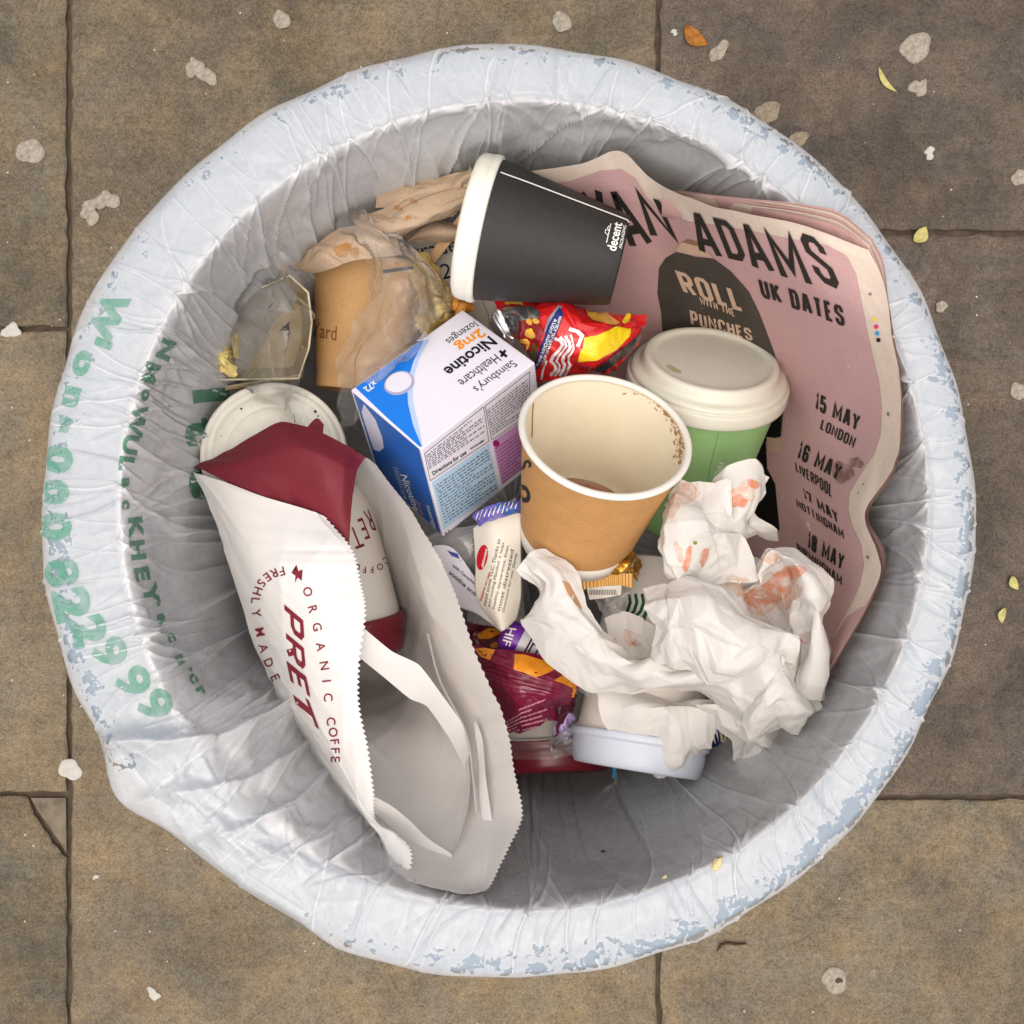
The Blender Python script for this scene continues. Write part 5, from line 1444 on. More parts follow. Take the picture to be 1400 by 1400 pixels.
# dark maroon end flap folded down
sheet('end_flap', [[(764, 928, 104), (782, 934, 108), (789, 950, 116)], [(766, 968, 114), (778, 962, 116), (784, 968, 124)], [(755, 1026, 130), (764, 1000, 128), (772, 990, 132)]], 40, 24, foil('maroon_inside', lin(74, 8, 30)), pk, crum=dict(seed=76, waves=6, lam=(.006, .02), amp=.1))
sheet('lilac_lining', [[(760, 978, 124), (776, 968, 122), (786, 978, 126)], [(758, 1000, 126), (770, 992, 122), (780, 996, 126)], [(757, 1022, 134), (764, 1012, 130), (772, 1008, 134)]], 30, 24, foil('lilac_foil', lin(178, 156, 206), .3, .2), pk, crum=dict(seed=77, waves=7, lam=(.005, .02), amp=.16))
# ---- another maroon packet seen deeper, between the bag and the lip card
pk = thing('crisp_packet', W(680, 880, 175), 'dark maroon packet corner with orange crisps below the folded white card', 'crisp packet')
PN = [[(640, 850, 150), (680, 856, 142), (720, 862, 140)], [(640, 876, 146), (676, 878, 134), (715, 882, 134)], [(640, 902, 148), (672, 902, 140), (708, 902, 140)]]
pb2, _, _ = sheet('packet_body', PN, 50, 60, foil('dark_maroon_packet', lin(96, 14, 34)), pk, crum=dict(seed=78, waves=8, lam=(.006, .03), amp=.1))
for pts in ([(50, 190), (110, 155), (160, 160), (185, 185), (120, 215), (60, 215)], [(120, 245), (150, 232), (180, 240), (175, 258), (130, 262)]):
    decal('crisp_picture', [c6(pts)], bvh_obj(pb2), I_CRISP, pk, lift=.35, cell=5)

# ---- purple and white tube
M_PURP = paper('purple_wrap', lin(112, 44, 160), rough=.3, var=.05, bump=.1, spec=.5); M_GREYW = paper('grey_white_wrap', lin(205, 203, 208), rough=.35, var=.03, bump=.1, spec=.5)
tb_ = thing('purple_tube', W(730, 885, 140), 'purple and white wrapped roll of sweets peeping out under the crumpled paper', 'sweet roll')
a0, a1, a2 = W(688, 866, 122), W(710, 878, 120), W(780, 912, 118)
axd = (a2 - a0).normalized()
v, f = lathe(arc_prof([(0.0, -.001), (.006, -.001), (.0095, .002), (.0098, .004), (.0098, (a1 - a0).length)], 1), a0, axd, 40)
tube_a = mesh_obj('purple_end', v, f, M_PURP, tb_)
v, f = lathe([(.0099, (a1 - a0).length), (.0099, (a2 - a0).length), (0, (a2 - a0).length)], a0, axd, 40)
tube_b = mesh_obj('white_sleeve', v, f, M_GREYW, tb_)
tt = bvh_obj(tube_a)
decal('lettering', [word('HIF', [(706, 860), (697, 884), (686, 880), (694, 858)], bold=.01)], tt, I_WHITE, tb_, lift=.3, cell=4)
tt = bvh_obj(tube_b)
lg = [stroke_poly([(x, y), (x + 9, y - 16), (x + 24, y - 8), (x + 18, y + 6)], 2.4) for x, y in ((720, 896), (730, 898), (742, 902))] + [stroke_poly([(716, 894), (728, 872), (764, 890)], 2.6)]
decal('black_logo', lg, tt, I_BLACK, tb_, lift=.3, cell=5)

# ---- folded lip-balm card
M_CARDC = paper('cream_card', lin(226, 220, 206), rough=.5, var=.03, bump=.05, spec=.35); M_CARDW = paper('lilac_white_card', lin(224, 222, 230), rough=.45, var=.02, bump=.05, spec=.4)
cd_ = thing('folded_card', W(660, 800, 165), 'folded cream and white card of a lip balm pack below the lozenge box', 'packaging card')
r1, _, _ = sheet('printed_panel', [[(647, 722, 104), (672, 706, 94), (712, 698, 92)], [(650, 770, 104), (682, 768, 92), (712, 770, 98)], [(652, 816, 106), (680, 820, 96), (712, 815, 104)], [(678, 858, 112), (688, 862, 104), (706, 846, 112)]], 50, 40, M_CARDC, cd_, thick=.0005)
r2, _, _ = sheet('white_panel', [[(578, 752, 120), (600, 745, 116), (622, 752, 114), (650, 790, 112)], [(594, 780, 122), (615, 782, 118), (640, 800, 114), (660, 822, 112)], [(632, 832, 124), (650, 838, 119), (668, 850, 115), (686, 864, 111)]], 40, 40, M_CARDW, cd_, thick=.0005)
r3, _, _ = sheet('tattered_flap', [[(645, 704, 94), (668, 692, 86), (690, 686, 84), (712, 684, 88)], [(648, 712, 92), (672, 702, 82), (694, 694, 80), (712, 692, 84)], [(655, 718, 96), (678, 710, 88), (700, 704, 86), (712, 702, 90)]], 30, 50, foil('violet_print', lin(110, 96, 190), .35), cd_, crum=dict(seed=81, waves=7, lam=(.005, .02), amp=.1))
t3 = bvh_obj(r3)
decal('blue_print', [[(676, 690), (708, 684), (712, 700), (688, 704)]], t3, foil('blue_print_ink', lin(50, 96, 170), .35), cd_, lift=.3, cell=4)
rw = random.Random(6)
decal('white_pattern', [stroke_poly([(650 + 6 * i, 712 - 2.0 * i + rw.uniform(-2, 2)), (655 + 6 * i, 700 - 2.0 * i + rw.uniform(-2, 2))], 1.2) for i in range(10)], t3, I_WHITE, cd_, lift=.45, cell=4)
t1 = bvh_obj(r1)
decal('red_oval', [blob(660, 762, 17.5, 1, 26, .42, 0.18, 0.0)], t1, ink('red_oval_ink', lin(196, 26, 40)), cd_, lift=.45, cell=6)
decal('lettering', [word('Blistex', [(659, 775), (664, 748), (668, 750), (662, 777)], bold=.02, shear=.3)], t1, I_WHITE, cd_, lift=.65, cell=6)
decal('lettering', [word('Experts on Lips', [(656, 820), (668, 782), (672, 784), (660, 822)], bold=.02)], t1, ink('red_text', lin(190, 40, 50)), cd_, lift=.5, cell=8)
lines = ['need some TLC. Thanks to', 'and cooling Menthol, it helps', 'healthy appearance. Even', 'most distressed', 'Directions for use: Gently']
for k, s_ in enumerate(lines):
    o = 6.2 * k
    decal('lettering', [word(s_, [(661 + o, 826 + 2.4 * k), (680 + o * .95, 736 + 8 * k * (.6)), (684.5 + o * .95, 738 + 8 * k * .6), (665 + o, 828 + 2.4 * k)])], t1, I_INKBLK, cd_, lift=.45, cell=8)
t2 = bvh_obj(r2)
decal('lettering', [word('with Camphor', [(620, 770), (652, 797), (650, 802), (618, 775)], bold=.015)], t2, I_INKBLK, cd_, lift=.45, cell=8)
decal('lettering', [word('soothe and', [(616, 778), (652, 810), (650, 815), (614, 784)], bold=.015)], t2, I_INKBLK, cd_, lift=.45, cell=8)
decal('stripe_mark', [stroke_poly([(631 + 8 * k, 768 + 6 * k), (634 + 8 * k, 762 + 6 * k)], 3.6) for k in range(3)], t2, I_INKBLK, cd_, lift=.45, cell=8)
decal('blue_corner', [[(611, 752), (626, 757), (629, 764), (618, 760)]], t2, ink('blue_corner_ink', lin(70, 80, 150)), cd_, lift=.45, cell=8)

# ---- clear blister shell behind the card
M_CLEAR = clear_film('clear_plastic', 0.05, (0.96, 0.96, 0.96, 1), .3, blend=.22); M_CLEAR2 = clear_film('clear_plastic_milky', 0.24, (0.82, 0.82, 0.82, 1), 0.3); M_BAGCLR = clear_film('clear_bag', 0.10, (0.95, 0.95, 0.94, 1), 0.3, blend=.22)
sheet_t = thing('blister_shell', W(640, 770, 150), 'clear moulded plastic shell lying under the lozenge box and folded card', 'plastic shell')
sheet('shell', [[(582, 736, 122), (610, 722, 116), (650, 716, 116), (705, 680, 118)], [(590, 756, 126), (620, 745, 112), (660, 735, 112), (712, 705, 120)], [(630, 800, 136), (660, 800, 126), (690, 810, 126), (715, 800, 134)], [(640, 850, 140), (670, 856, 132), (700, 858, 132), (720, 850, 140)]], 50, 50, M_CLEAR2, sheet_t, crum=dict(seed=84, waves=6, lam=(.01, .05), amp=.05))

# ---- gold sweet wrapper
M_GOLD = foil('gold_foil', lin(214, 160, 60), .18, .9); I_GOLDM = foil('gold_seal', lin(220, 170, 92), .35, .3)
gw = thing('gold_wrapper', W(830, 790, 105), 'crinkled gold foil sweet wrapper under the open kraft cup', 'sweet wrapper')
sheet('foil_body', [[(800, 776, 96), (835, 760, 90), (860, 752, 92), (874, 766, 100)], [(805, 786, 92), (840, 772, 82), (862, 768, 82), (876, 784, 96)], [(812, 796, 94), (842, 784, 84), (862, 782, 84), (872, 796, 96)]], 50, 60, M_GOLD, gw, crum=dict(seed=85, scales=((.012, .7), (.006, .5))))
sg_, _, _ = sheet('crimped_seal', [[(786, 790, 94), (815, 787, 88), (842, 784, 86), (866, 784, 90)], [(788, 808, 96), (816, 803, 90), (842, 800, 88), (866, 804, 92)]], 24, 90, I_GOLDM, gw, extra=lambda U, V, X: 0.0005 * np.sin(V / .0022 * 2 * PI), zig=None)
sg2, _, _ = sheet('label', [[(802, 803, 92), (828, 801, 89), (850, 800, 89)], [(806, 820, 95), (830, 817, 91), (849, 813, 92)]], 10, 20, M_WCARD, gw)
decal('barcode', [stroke_poly([(806 + 2.2 * k, 806), (807 + 2.2 * k, 813)], .9) for k in range(17)], bvh_obj(sg2), I_BLACK, gw, lift=.3, cell=20)
sheet('clear_twist', [[(806, 812, 98), (830, 812, 92), (862, 808, 96)], [(815, 830, 102), (835, 828, 94), (858, 826, 98)], [(832, 846, 108), (845, 845, 102), (856, 840, 106)]], 40, 40, M_CLEAR2, gw, crum=dict(seed=86, waves=8, lam=(.005, .02), amp=.2))

# ---- clear snack tray and film at the bottom
tr = thing('clear_tray', W(710, 1020, 150), 'clear plastic tray edge beneath the burgundy crisp packet', 'plastic tray')
def steps(U, V, X): return 0.0016 * np.round(np.sin(U / .004 * PI))
sheet('tray', [[(650, 985, 134), (700, 985, 130), (750, 985, 128), (788, 975, 130)], [(655, 1010, 136), (700, 1010, 132), (750, 1008, 130), (790, 998, 130)], [(675, 1034, 142), (710, 1036, 138), (752, 1036, 136), (788, 1030, 136)]], 60, 60, M_CLEAR, tr, extra=steps)
sheet('torn_film', [[(752, 1010, 128), (772, 1000, 122), (790, 985, 122)], [(752, 1022, 130), (774, 1014, 122), (792, 1006, 124)], [(756, 1034, 136), (776, 1034, 130), (786, 1034, 132)]], 30, 30, M_CLEAR2, tr, crum=dict(seed=88, waves=8, lam=(.004, .016), amp=.25))
zs = thing('film_strip', W(830, 1090, 175), 'thin clear film strip with blue edging hanging beside the striped cup lid', 'plastic film')
sheet('strip', [[(786, 940, 116), (822, 968, 112), (834, 1000, 112), (839, 1040, 116), (840, 1072, 140)], [(790, 936, 114), (828, 964, 110), (839, 998, 110), (843, 1040, 114), (844, 1072, 138)]], 8, 60, M_CLEAR2, zs)
zt, _, _ = sheet('bag_corner', [[(808, 1096, 162), (824, 1080, 154), (841, 1068, 148)], [(815, 1112, 166), (828, 1098, 158), (842, 1092, 154)], [(828, 1122, 170), (838, 1124, 168), (848, 1104, 164)]], 20, 20, M_CLEAR2, zs, crum=dict(seed=89, waves=6, lam=(.005, .02), amp=.12))
decal('blue_edging', [[(814, 1104), (824, 1092), (836, 1078), (839, 1082), (828, 1096), (817, 1108)]], bvh_obj(zt), ink('blue_edge_ink', lin(28, 62, 130), rough=.3), zs, lift=.3, cell=5)
sheet('blue_tab', [[(836, 1040, 115), (838, 1052, 118), (837, 1064, 128)], [(840, 1040, 114), (842, 1052, 117), (841, 1064, 127)]], 5, 14, ink('cyan_tab', lin(40, 150, 200), rough=.3), zs)
# ---- small blue wrapper end by the wall
bw = thing('blue_wrapper', W(985, 1015, 140), 'small navy and cream wrapper end sticking out below the crumpled paper', 'wrapper')
wb_, _, _ = sheet('wrapper', [[(958, 1004, 128), (980, 998, 122), (1004, 994, 122)], [(960, 1024, 132), (982, 1020, 126), (1004, 1014, 126)]], 16, 50, foil('navy_wrapper', lin(34, 36, 110), .35), bw, extra=lambda U, V, X: .0004 * np.sin(V / .002 * 2 * PI))
tw = bvh_obj(wb_)
decal('cream_print', [[(983, 996), (1004, 992), (1004, 1016), (986, 1020)]], tw, foil('cream_wrapper', lin(214, 210, 168), .4), bw, lift=.3, cell=5)
decal('white_stripe', [stroke_poly([(974, 1000), (979, 1022)], 1.6), stroke_poly([(979, 999), (984, 1021)], 1.6)], tw, I_WHITE, bw, lift=.4, cell=5)

# ---- brown paper napkin
M_NAP = paper('brown_napkin', lin(192, 168, 142), rough=.85, var=.08, scale=60, bump=.4, bscale=380, spec=.12, fine=.08)
I_STAIN = ink('napkin_stain', lin(200, 140, 70), rough=.7, alpha=.6, worn=.7)
nap = thing('paper_napkin', W(520, 330, 140), 'crumpled brown paper napkin between the tan kraft cup and the black cup lid', 'napkin')
n1_, _, _ = sheet('napkin_fold', [[(511, 250, 84), (540, 249, 78), (580, 246, 74), (640, 233, 70)], [(513, 268, 82), (545, 268, 74), (590, 262, 70), (642, 250, 68)], [(512, 284, 84), (545, 284, 78), (590, 276, 75), (642, 268, 72)]], 40, 60, M_NAP, nap, crum=dict(seed=91, waves=7, lam=(.01, .05), amp=.05))
n2_, _, _ = sheet('napkin_fold', [[(478, 296, 92), (520, 288, 80), (570, 264, 76), (640, 250, 76)], [(490, 310, 84), (530, 302, 70), (580, 280, 66), (640, 262, 70)], [(515, 325, 82), (550, 316, 68), (600, 294, 66), (640, 274, 70)], [(548, 326, 90), (572, 310, 82), (605, 300, 82), (634, 288, 84)]], 60, 80, M_NAP, nap, crum=dict(seed=92, waves=8, lam=(.01, .05), amp=.06))
n3_, _, _ = sheet('napkin_fold', [[(402, 366, 108), (428, 338, 96), (460, 316, 88), (500, 308, 86), (540, 322, 88)], [(412, 370, 104), (440, 348, 88), (470, 332, 80), (505, 328, 78), (545, 335, 84)], [(430, 374, 104), (455, 366, 90), (485, 356, 84), (515, 352, 84), (550, 348, 92)]], 50, 80, M_NAP, nap, crum=dict(seed=93, waves=8, lam=(.01, .05), amp=.05))
n4_, _, _ = sheet('napkin_fold', [[(550, 322, 108), (585, 306, 100), (625, 304, 98), (645, 308, 98)], [(556, 330, 106), (590, 318, 94), (622, 318, 92), (640, 320, 96)], [(562, 334, 110), (595, 332, 104), (615, 330, 104), (632, 326, 106)]], 30, 40, M_NAP, nap, crum=dict(seed=94, waves=6, lam=(.01, .04), amp=.06))
n5_, _, _ = sheet('napkin_fold', [[(600, 262, 80), (620, 245, 72), (645, 228, 66)], [(604, 268, 76), (624, 252, 66), (646, 238, 62)], [(610, 272, 80), (628, 262, 74), (647, 250, 70)]], 20, 24, M_NAP, nap, crum=dict(seed=95, waves=6, lam=(.006, .02), amp=.1))
tn_ = bvh_obj(n1_, n2_, n3_)
for i, (x, y, r) in enumerate([(468, 342, 9), (485, 345, 6), (545, 285, 4), (567, 276, 4), (558, 298, 3), (475, 335, 4)]):
    decal('food_stain', [blob(x, y, r, i + 5, 16, 1.4, .4, .4)], tn_, I_STAIN, nap, lift=.35, cell=5)

# ---- printed white sheet deep under the napkin
ps = thing('printed_sheet', W(620, 400, 150), 'white printed paper with large serif words behind the wooden stirrer', 'paper')
pso, _, _ = sheet('page', [[(556, 322, 138), (600, 316, 132), (650, 322, 130)], [(575, 380, 142), (615, 380, 136), (665, 390, 130)], [(620, 440, 146), (660, 440, 138), (705, 440, 126)], [(660, 490, 150), (700, 490, 142), (735, 490, 130)]], 40, 40, M_WCARD, ps, crum=dict(seed=97, waves=4, lam=(.03, .08), amp=.02))
tps = bvh_obj(pso)
decal('lettering', [word('trade', [(562, 334), (622, 322), (626, 344), (568, 356)])], tps, I_BLACK, ps, lift=.3, cell=6)
decal('lettering', [word('2023', [(568, 368), (630, 356), (634, 376), (574, 390)])], tps, I_BLACK, ps, lift=.3, cell=6)
decal('fold_line', [stroke_poly([(655, 400), (668, 430), (672, 470)], .8)], tps, I_GREYDOT, ps, lift=.3, cell=8)

# ---- wooden stirrer
M_WOOD = paper('birch_wood', lin(220, 182, 138), rough=.6, var=.1, scale=150, bump=.1, spec=.25)
sa, sb = W(583, 364, 124), W(634, 298, 92)
dv_ = (sb - sa).normalized(); sd_ = dv_.cross(Vector((0, 0, 1))).normalized(); un_ = sd_.cross(dv_)
bm = bmesh.new()
pr = []
for s_ in np.linspace(0, 1, 12):
    w_ = .0029 if 0.06 < s_ else .0022
    for a_, b_ in ((-1, -1), (1, -1), (1, 1), (-1, 1)): pr.append(sa + (sb - sa) * s_ + sd_ * w_ * a_ + un_ * .0006 * b_)
fs = [(k * 4 + i, k * 4 + (i + 1) % 4, k * 4 + 4 + (i + 1) % 4, k * 4 + 4 + i) for k in range(11) for i in range(4)] + [(3, 2, 1, 0), (44, 45, 46, 47)]
bm.free()
mesh_obj('wooden_stirrer', pr, fs, M_WOOD, None, smooth=False, label='flat wooden stirrer sticking out from under the black cup lid', cat='stirrer')

# ---- open kraft carton with clear film
M_CART = paper('carton_kraft_inside', lin(196, 178, 142), rough=.6, var=.1, scale=50, bump=.15, spec=.3, fine=.05); M_CARTE = paper('carton_edge', lin(228, 216, 184), rough=.7, bump=0)
ct = thing('food_carton', W(360, 460, 150), 'open kraft food carton with torn clear film by the left wall', 'carton')
top = [(293, 519, 112), (300, 480, 106), (312, 436, 100), (350, 396, 94), (396, 377, 92), (421, 400, 94), (426, 440, 98), (422, 476, 104), (408, 517, 114)]
bot = [(306, 505, 138), (312, 475, 140), (322, 440, 140), (352, 412, 138), (392, 396, 136), (410, 410, 138), (413, 442, 140), (411, 470, 142), (400, 502, 142)]
ev = [W(*p) for p in top]; bv = [W(*p) for p in bot]; n = len(ev)
cen_ = sum(bv, Vector()) / n
mesh_obj('floor', bv, [tuple(range(n))], M_CART, ct, smooth=False)
for i in range(n):
    j = (i + 1) % n
    a, b, c, d = ev[i], ev[j], bv[j], bv[i]
    o_ = ((a + b) / 2 - cen_); o_.z = 0; o_.normalize(); th_ = o_ * .0007
    V8 = [a, b, c, d, a + th_, b + th_, c + th_, d + th_]
    F8 = [(0, 1, 2, 3), (7, 6, 5, 4), (0, 4, 5, 1), (1, 5, 6, 2), (2, 6, 7, 3), (3, 7, 4, 0)]
    mesh_obj('side_wall', V8, F8, M_CART, ct, smooth=False)
v, f = tube(ev + [ev[0]], .0006, 6)
mesh_obj('card_edge', v, f, M_CARTE, ct)
sheet('lower_flap', [[(296, 530, 124), (340, 523, 118), (412, 512, 114)], [(300, 535, 126), (345, 528, 122), (410, 518, 120)]], 6, 20, M_CART, ct, thick=.0006)
M_CHEESE = paper('grated_cheese', lin(236, 214, 140), rough=.55, var=.15, scale=140, bump=.5, spec=.35)
ch = thing('cheese_scraps', W(300, 500, 116), 'pale yellow food scraps clinging to the left corner of the kraft carton', 'food scraps')
sheet('scrap', [[(296, 470, 108), (306, 468, 100), (314, 482, 106)], [(296, 488, 106), (308, 490, 94), (318, 498, 106)], [(300, 505, 110), (308, 510, 102), (312, 515, 110)]], 30, 30, M_CHEESE, ch, crum=dict(seed=101, waves=9, lam=(.003, .016), amp=.3))
sheet('scrap', [[(310, 440, 104), (318, 438, 100), (326, 450, 108)], [(308, 462, 106), (318, 462, 100), (328, 470, 112)], [(310, 486, 112), (320, 488, 106), (326, 492, 116)]], 30, 30, M_CHEESE, ch, crum=dict(seed=102, waves=9, lam=(.003, .016), amp=.25))
fm = thing('clear_wrap', W(370, 470, 125), 'crumpled clear film spilling out of the kraft carton over the white lid', 'plastic film')
sheet('film', [[(342, 362, 80), (365, 341, 74), (395, 348, 76), (420, 385, 86)], [(326, 410, 88), (365, 395, 68), (400, 400, 66), (428, 430, 86)], [(316, 470, 96), (360, 455, 74), (395, 460, 70), (423, 480, 90)], [(328, 520, 104), (362, 500, 88), (388, 504, 84), (408, 502, 98)], [(345, 530, 110), (370, 526, 102), (382, 530, 102), (392, 528, 108)], [(370, 556, 112), (384, 553, 108), (394, 552, 108), (402, 558, 112)], [(398, 602, 98), (410, 588, 96), (418, 592, 96), (432, 606, 94)]], 130, 70, M_CLEAR, fm, crum=dict(seed=103, scales=((.04, 1.0), (.02, .5), (.008, .2))), sharp=.4)
sheet('film', [[(330, 390, 90), (355, 372, 82), (390, 372, 82)], [(325, 430, 96), (355, 425, 80), (395, 430, 82)], [(330, 475, 102), (360, 470, 86), (398, 470, 90)], [(350, 505, 108), (372, 500, 96), (396, 500, 100)]], 60, 50, M_CLEAR, fm, crum=dict(seed=104, scales=((.04, 1.0), (.02, .5))), sharp=.4)

# ---- clear bag with food over the tan cup
cb = thing('clear_food_bag', W(530, 430, 120), 'clear plastic food bag draped over the tan kraft cup and brown napkin', 'plastic bag')
sheet('bag_film', [[(466, 290, 84), (480, 287, 78), (496, 298, 74), (520, 306, 72)], [(470, 318, 84), (500, 315, 72), (540, 330, 72), (566, 345, 86)], [(500, 370, 92), (525, 360, 76), (560, 370, 76), (588, 390, 94)], [(490, 420, 92), (520, 415, 74), (555, 420, 74), (592, 430, 94)], [(480, 470, 94), (505, 465, 72), (540, 470, 72), (586, 455, 86)], [(473, 510, 100), (490, 515, 78), (520, 505, 74), (578, 462, 82)], [(470, 585, 116), (485, 578, 98), (500, 562, 90), (528, 530, 84)]], 150, 80, M_BAGCLR, cb, crum=dict(seed=105, scales=((.035, .5), (.015, .35))), sharp=.3)
cbb, _, _ = sheet('bag_film', [[(540, 330, 94), (560, 340, 86), (580, 352, 96)], [(555, 370, 98), (585, 372, 84), (605, 385, 100)], [(566, 410, 104), (595, 405, 88), (622, 415, 106)], [(575, 450, 110), (595, 440, 98), (618, 430, 110)]], 70, 50, M_BAGCLR, cb, crum=dict(seed=106, waves=8, lam=(.008, .04), amp=.18), sharp=.3)
sheet('black_bar', [[(523, 369, 84), (545, 366, 80), (565, 364, 82)], [(524, 374, 84), (545, 371, 80), (565, 368, 82)]], 4, 16, I_BLACK, cb)
M_FOOD = paper('egg_food', lin(216, 186, 112), rough=.5, var=.3, scale=70, bump=.6, bscale=160, spec=.4)
fd = thing('food_leftovers', W(595, 410, 140), 'yellowish leftover food inside the clear bag beside the black cup lid', 'food scraps')
sheet('leftovers', [[(562, 360, 122), (580, 350, 112), (605, 372, 118)], [(566, 400, 116), (592, 396, 98), (625, 408, 112)], [(572, 440, 118), (598, 436, 102), (632, 425, 114)], [(580, 470, 128), (600, 462, 118), (640, 440, 124)]], 50, 50, M_FOOD, fd, crum=dict(seed=107, waves=9, lam=(.005, .03), amp=.22))
sheet('crust', [[(612, 402, 108), (625, 404, 102), (640, 416, 108)], [(612, 415, 110), (628, 414, 100), (646, 424, 110)], [(614, 430, 114), (630, 428, 106), (640, 432, 114)]], 30, 30, paper('crust_food', lin(206, 140, 60), rough=.5, var=.3, scale=90, bump=.6), fd, crum=dict(seed=108, waves=8, lam=(.004, .016), amp=.25))

# ---- crumbs on the liner and newspaper
lb = liner_bvh
def on_liner(px, py, name, r, seed, label, cat, mat, ex=1.6, ang=0.5):
    d = Vector(((px - 700) / F, (700 - py) / F, -1)).normalized()
    loc, no, i, ds = lb.ray_cast(EYE, d)
    if loc is None: return
    q = random.Random(seed); V, Fc = [], []
    n_, m_ = 10, 6
    for a in range(n_):
        for b in range(m_):
            la = PI * (b + .5) / m_; lo = 2 * PI * a / n_
            rr_ = r * (1 + q.uniform(-.3, .3))
            x, y, z = rr_ * math.sin(la) * math.cos(lo) * ex, rr_ * math.sin(la) * math.sin(lo), rr_ * math.cos(la) * .6
            V.append(loc + no * (r * .3 if no.z > 0 else -r * .3) + Vector((x * math.cos(ang) - y * math.sin(ang), x * math.sin(ang) + y * math.cos(ang), z)))
    for a in range(n_):
        for b in range(m_ - 1):
            a2 = (a + 1) % n_; Fc.append((a * m_ + b, a2 * m_ + b, a2 * m_ + b + 1, a * m_ + b + 1))
    Fc += [tuple(a * m_ for a in range(n_))[::-1], tuple(a * m_ + m_ - 1 for a in range(n_))]
    mesh_obj(name, V, Fc, mat, None, label=label, cat=cat)
on_liner(980, 1180, 'food_crumb', .0022, 1, 'small yellow food crumb stuck on the lower rim of the liner', 'crumb', M_CRUMB, 1.9, .9)
on_liner(909, 1200, 'food_crumb', .0009, 2, 'tiny greenish crumb inside the lower edge of the liner', 'crumb', M_CRUMB)
on_liner(825, 1165, 'dark_speck', .0011, 3, 'dark speck on the grey inner wall of the liner at the bottom', 'speck', ink('dark_speck_mat', lin(60, 58, 62)), 1.0)
# ============================================================ gum, leaves and scraps on the paving
M_GUM = paper('old_gum', lin(160, 152, 138), rough=.85, var=.34, scale=260, bump=.6, bscale=320, spec=.15, fine=.2)
M_GUMB = paper('old_gum_brown', lin(140, 128, 110), rough=.85, var=.3, scale=260, bump=.6, bscale=320, spec=.15, fine=.2)
M_SCRAP = paper('paper_scrap', lin(188, 184, 174), rough=.8, var=.1, scale=200, bump=.3)
def flat(name, outline, h, mat, label, cat, group=None):
    """a trodden-flat lump: domed, uneven outline"""
    n = len(outline)
    cx = sum(p[0] for p in outline) / n; cy = sum(p[1] for p in outline) / n
    V = []
    q = random.Random(int(cx * 7 + cy))
    for s, z in ((1.0, -.0006), (.97, h * .55), (.86, h), (.45, h * (.75 + .3 * q.random()))):
        for (x, y) in outline:
            V.append(G(cx + (x - cx) * s, cy + (y - cy) * s, z * (1 if z < 0 else q.uniform(.75, 1.25))))
    Fc = []
    for k in range(3):
        for i in range(n):
            j = (i + 1) % n; Fc.append((k * n + j, k * n + i, (k + 1) * n + i, (k + 1) * n + j))
    Fc.append(tuple(3 * n + i for i in range(n))[::-1])
    return mesh_obj(name, V, Fc, mat, None, label=label, cat=cat, group=group)
GUM = [
 (385, 27, 13, .9, 0, .2, M_GUM, 'round flattened gum spot at the top edge, left of the middle'),
 (768, 30, 14, .95, 0.3, .2, M_GUM, 'pale gum spot at the top just left of the slab joint'),
 (266, 92, 11, 1.3, 1.0, .5, M_GUM, 'curled double-lobed gum lump upper left of the bin'),
 (283, 104, 11, 1.3, 0.2, .4, M_GUM, 'oval lobe of trodden gum touching the curled lump, upper left'),
 (42, 207, 18, 1.05, 0.4, .18, M_GUM, 'large round gum spot at the left edge beside the long joint'),
 (123, 290, 14, 1.1, 1.9, .45, M_GUM, 'torn gum patch just right of the long left joint'),
 (146, 274, 13, 1.3, 2.6, .45, M_GUM, 'wing-shaped half of the torn gum patch right of the left joint'),
 (1252, 65, 21, 1.0, 0, .22, M_GUM, 'largest round gum spot at the upper right'),
 (1256, 120, 14, .75, 0.3, .5, M_GUM, 'ragged gum patch just below the largest upper right spot'),
 (983, 70, 17, .55, 0.55, .3, M_GUM, 'long thin tapering gum smear right of the brown leaf'),
 (1050, 153, 16, 1.0, 0, .25, M_GUMB, 'brownish gum spot touching the upper right of the bin'),
 (1092, 190, 12, 1.0, .5, .3, M_GUMB, 'dull gum spot half hidden by the bin rim, upper right'),
 (1394, 243, 12, .9, 0, .25, M_GUM, 'gum spot cut by the right edge of the picture, higher one'),
 (1393, 535, 13, .9, 0, .25, M_GUM, 'gum spot cut by the right edge of the picture, lower one'),
 (1287, 419, 8, 1.0, 0, .25, M_GUM, 'small gum spot close to the right side of the bin'),
 (96, 1052, 15, 1.05, 0, .22, M_SCRAP, 'white gum spot on the left joint near the broken slab corner'),
 (1141, 1340, 18, 1.0, 0, .16, M_GUM, 'round white gum spot with a dark dent at the lower right'),
]
for i, (x, y, r, ex, an, ro, m_, lb_) in enumerate(GUM):
    flat('chewing_gum', blob(x, y, r, i + 200, 22, ex, an, ro), .0013, m_, lb_, 'chewing gum', 'gum trodden into the paving')
flat('gum_dent', blob(1147, 1341, 4, 9, 12, 1.2, .4, .4), .0022, ink('gum_dirt', lin(70, 62, 52)), 'dark dirt in the dent of the round gum spot, lower right', 'dirt')
for (x, y, r, sd_, ex, lb_) in ((1271, 209, 9, 3, .75, 'small white paper scrap on the grey slab right of the bin'), (210, 1359, 8, 5, 1.1, 'frayed white scrap at the lower left bottom edge'), (131, 1199, 5, 6, .6, 'tiny white scrap below the broken slab corner'),
                             (16, 452, 10, 7, 1.3, 'white smear of paper at the left edge on the joint'), (922, 44, 5, 8, .8, 'small white chip left of the brown leaf')):
    flat('paper_scrap', blob(x, y, r, sd_ + 300, 16, ex, .7, .55), .0012, M_SCRAP, lb_, 'paper scrap')
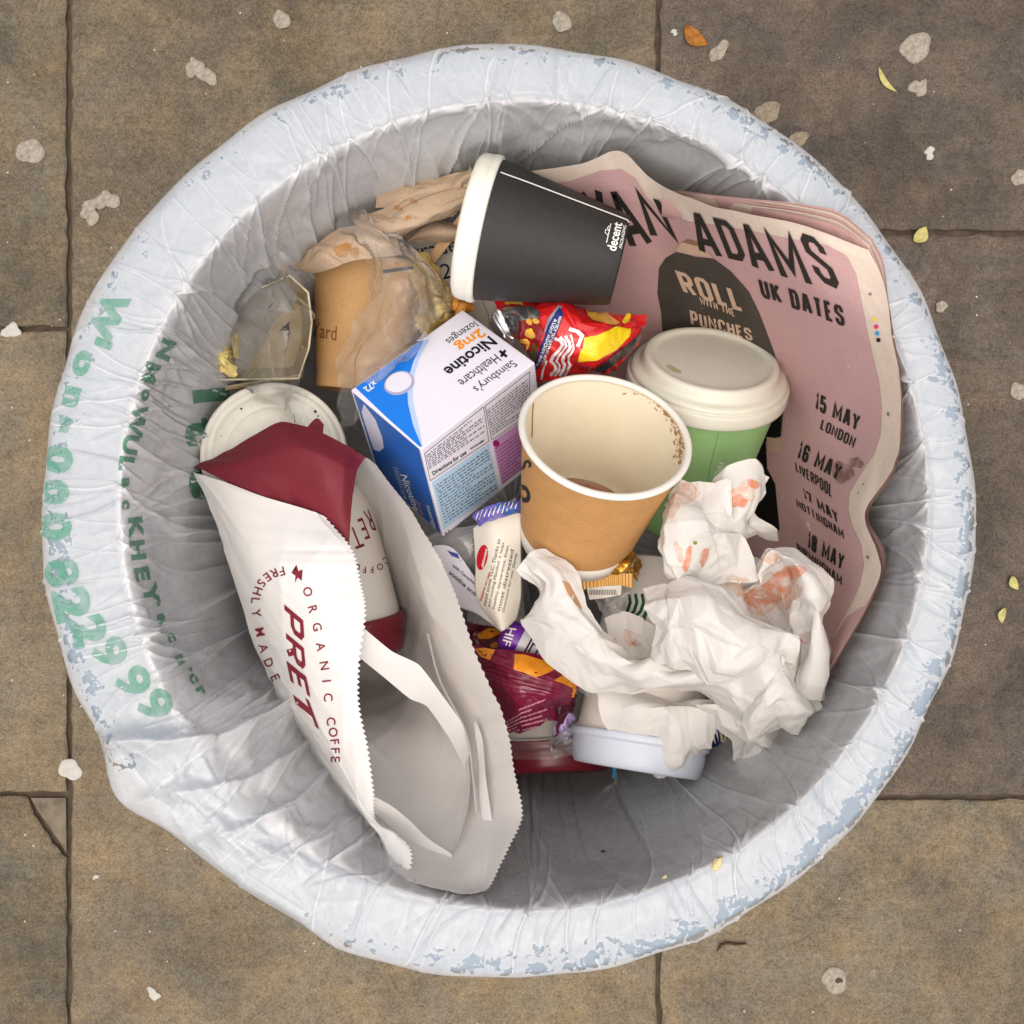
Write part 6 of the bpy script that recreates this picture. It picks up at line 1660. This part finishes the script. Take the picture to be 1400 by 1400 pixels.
M_LEAF = paper('dead_leaf', lin(160, 104, 44), rough=.7, var=.35, scale=120, bump=.6, bscale=200, spec=.2, fine=.25)
M_LEAFG = paper('pale_leaf', lin(188, 180, 116), rough=.7, var=.2, scale=150, bump=.4, spec=.2)
def leaf(cx, cy, ln, wd, an, mat, label, curl=.004):
    """a small leaf blade, curled along its midrib"""
    V, Fc = [], []
    n = 12
    for i in range(n + 1):
        t_ = i / n
        w_ = wd * math.sin(PI * min(1, t_ * .97 + .02)) ** .8
        bend = .12 * ln * math.sin(PI * t_)
        for k, s_ in enumerate((-1, -.5, 0, .5, 1)):
            x = (t_ - .5) * ln; y = s_ * w_ + bend
            z = .001 + curl * abs(s_) ** 1.5 * (.5 + .5 * math.sin(5 * t_)) + (.0008 if k % 2 else 0)
            V.append(G(cx + x * math.cos(an) - y * math.sin(an), cy + x * math.sin(an) + y * math.cos(an), z))
    for i in range(n):
        for k in range(4): Fc.append((i * 5 + k, i * 5 + k + 1, i * 5 + k + 6, i * 5 + k + 5))
    o = mesh_obj('fallen_leaf', V, Fc, mat, None, label=label, cat='leaf')
    md = o.modifiers.new('thickness', 'SOLIDIFY'); md.thickness = .0004
leaf(952, 48, 40, 11, .75, M_LEAF, 'curled orange-brown dead leaf at the top, right of the slab joint')
leaf(1214, 109, 42, 4, .95, M_LEAFG, 'narrow pale willow leaf below the gum spots at the upper right', .002)
leaf(1258, 320, 26, 9, -.9, M_LEAFG, 'yellow crumpled leaf bit on the right slab joint', .006)
leaf(1388, 797, 20, 6, 1.2, M_LEAFG, 'pale green leaf bit at the right edge, upper of two')
leaf(1372, 842, 22, 5, 1.8, M_LEAFG, 'pale green leaf bit near the right edge, lower of two')
M_TWIG = paper('twig_bark', lin(74, 52, 34), rough=.8, var=.2, scale=200, bump=.4)
tw_ = [G(981, 1299, .002), G(986, 1292, .003), G(995, 1289, .003), G(1007, 1291, .003), G(1020, 1290, .002)]
v, f = tube(tw_, .0017, 8, [.6, 1, 1, 1, .7])
mesh_obj('twig', v, f, M_TWIG, None, label='short dark bent twig on the paving below the bin', cat='twig')
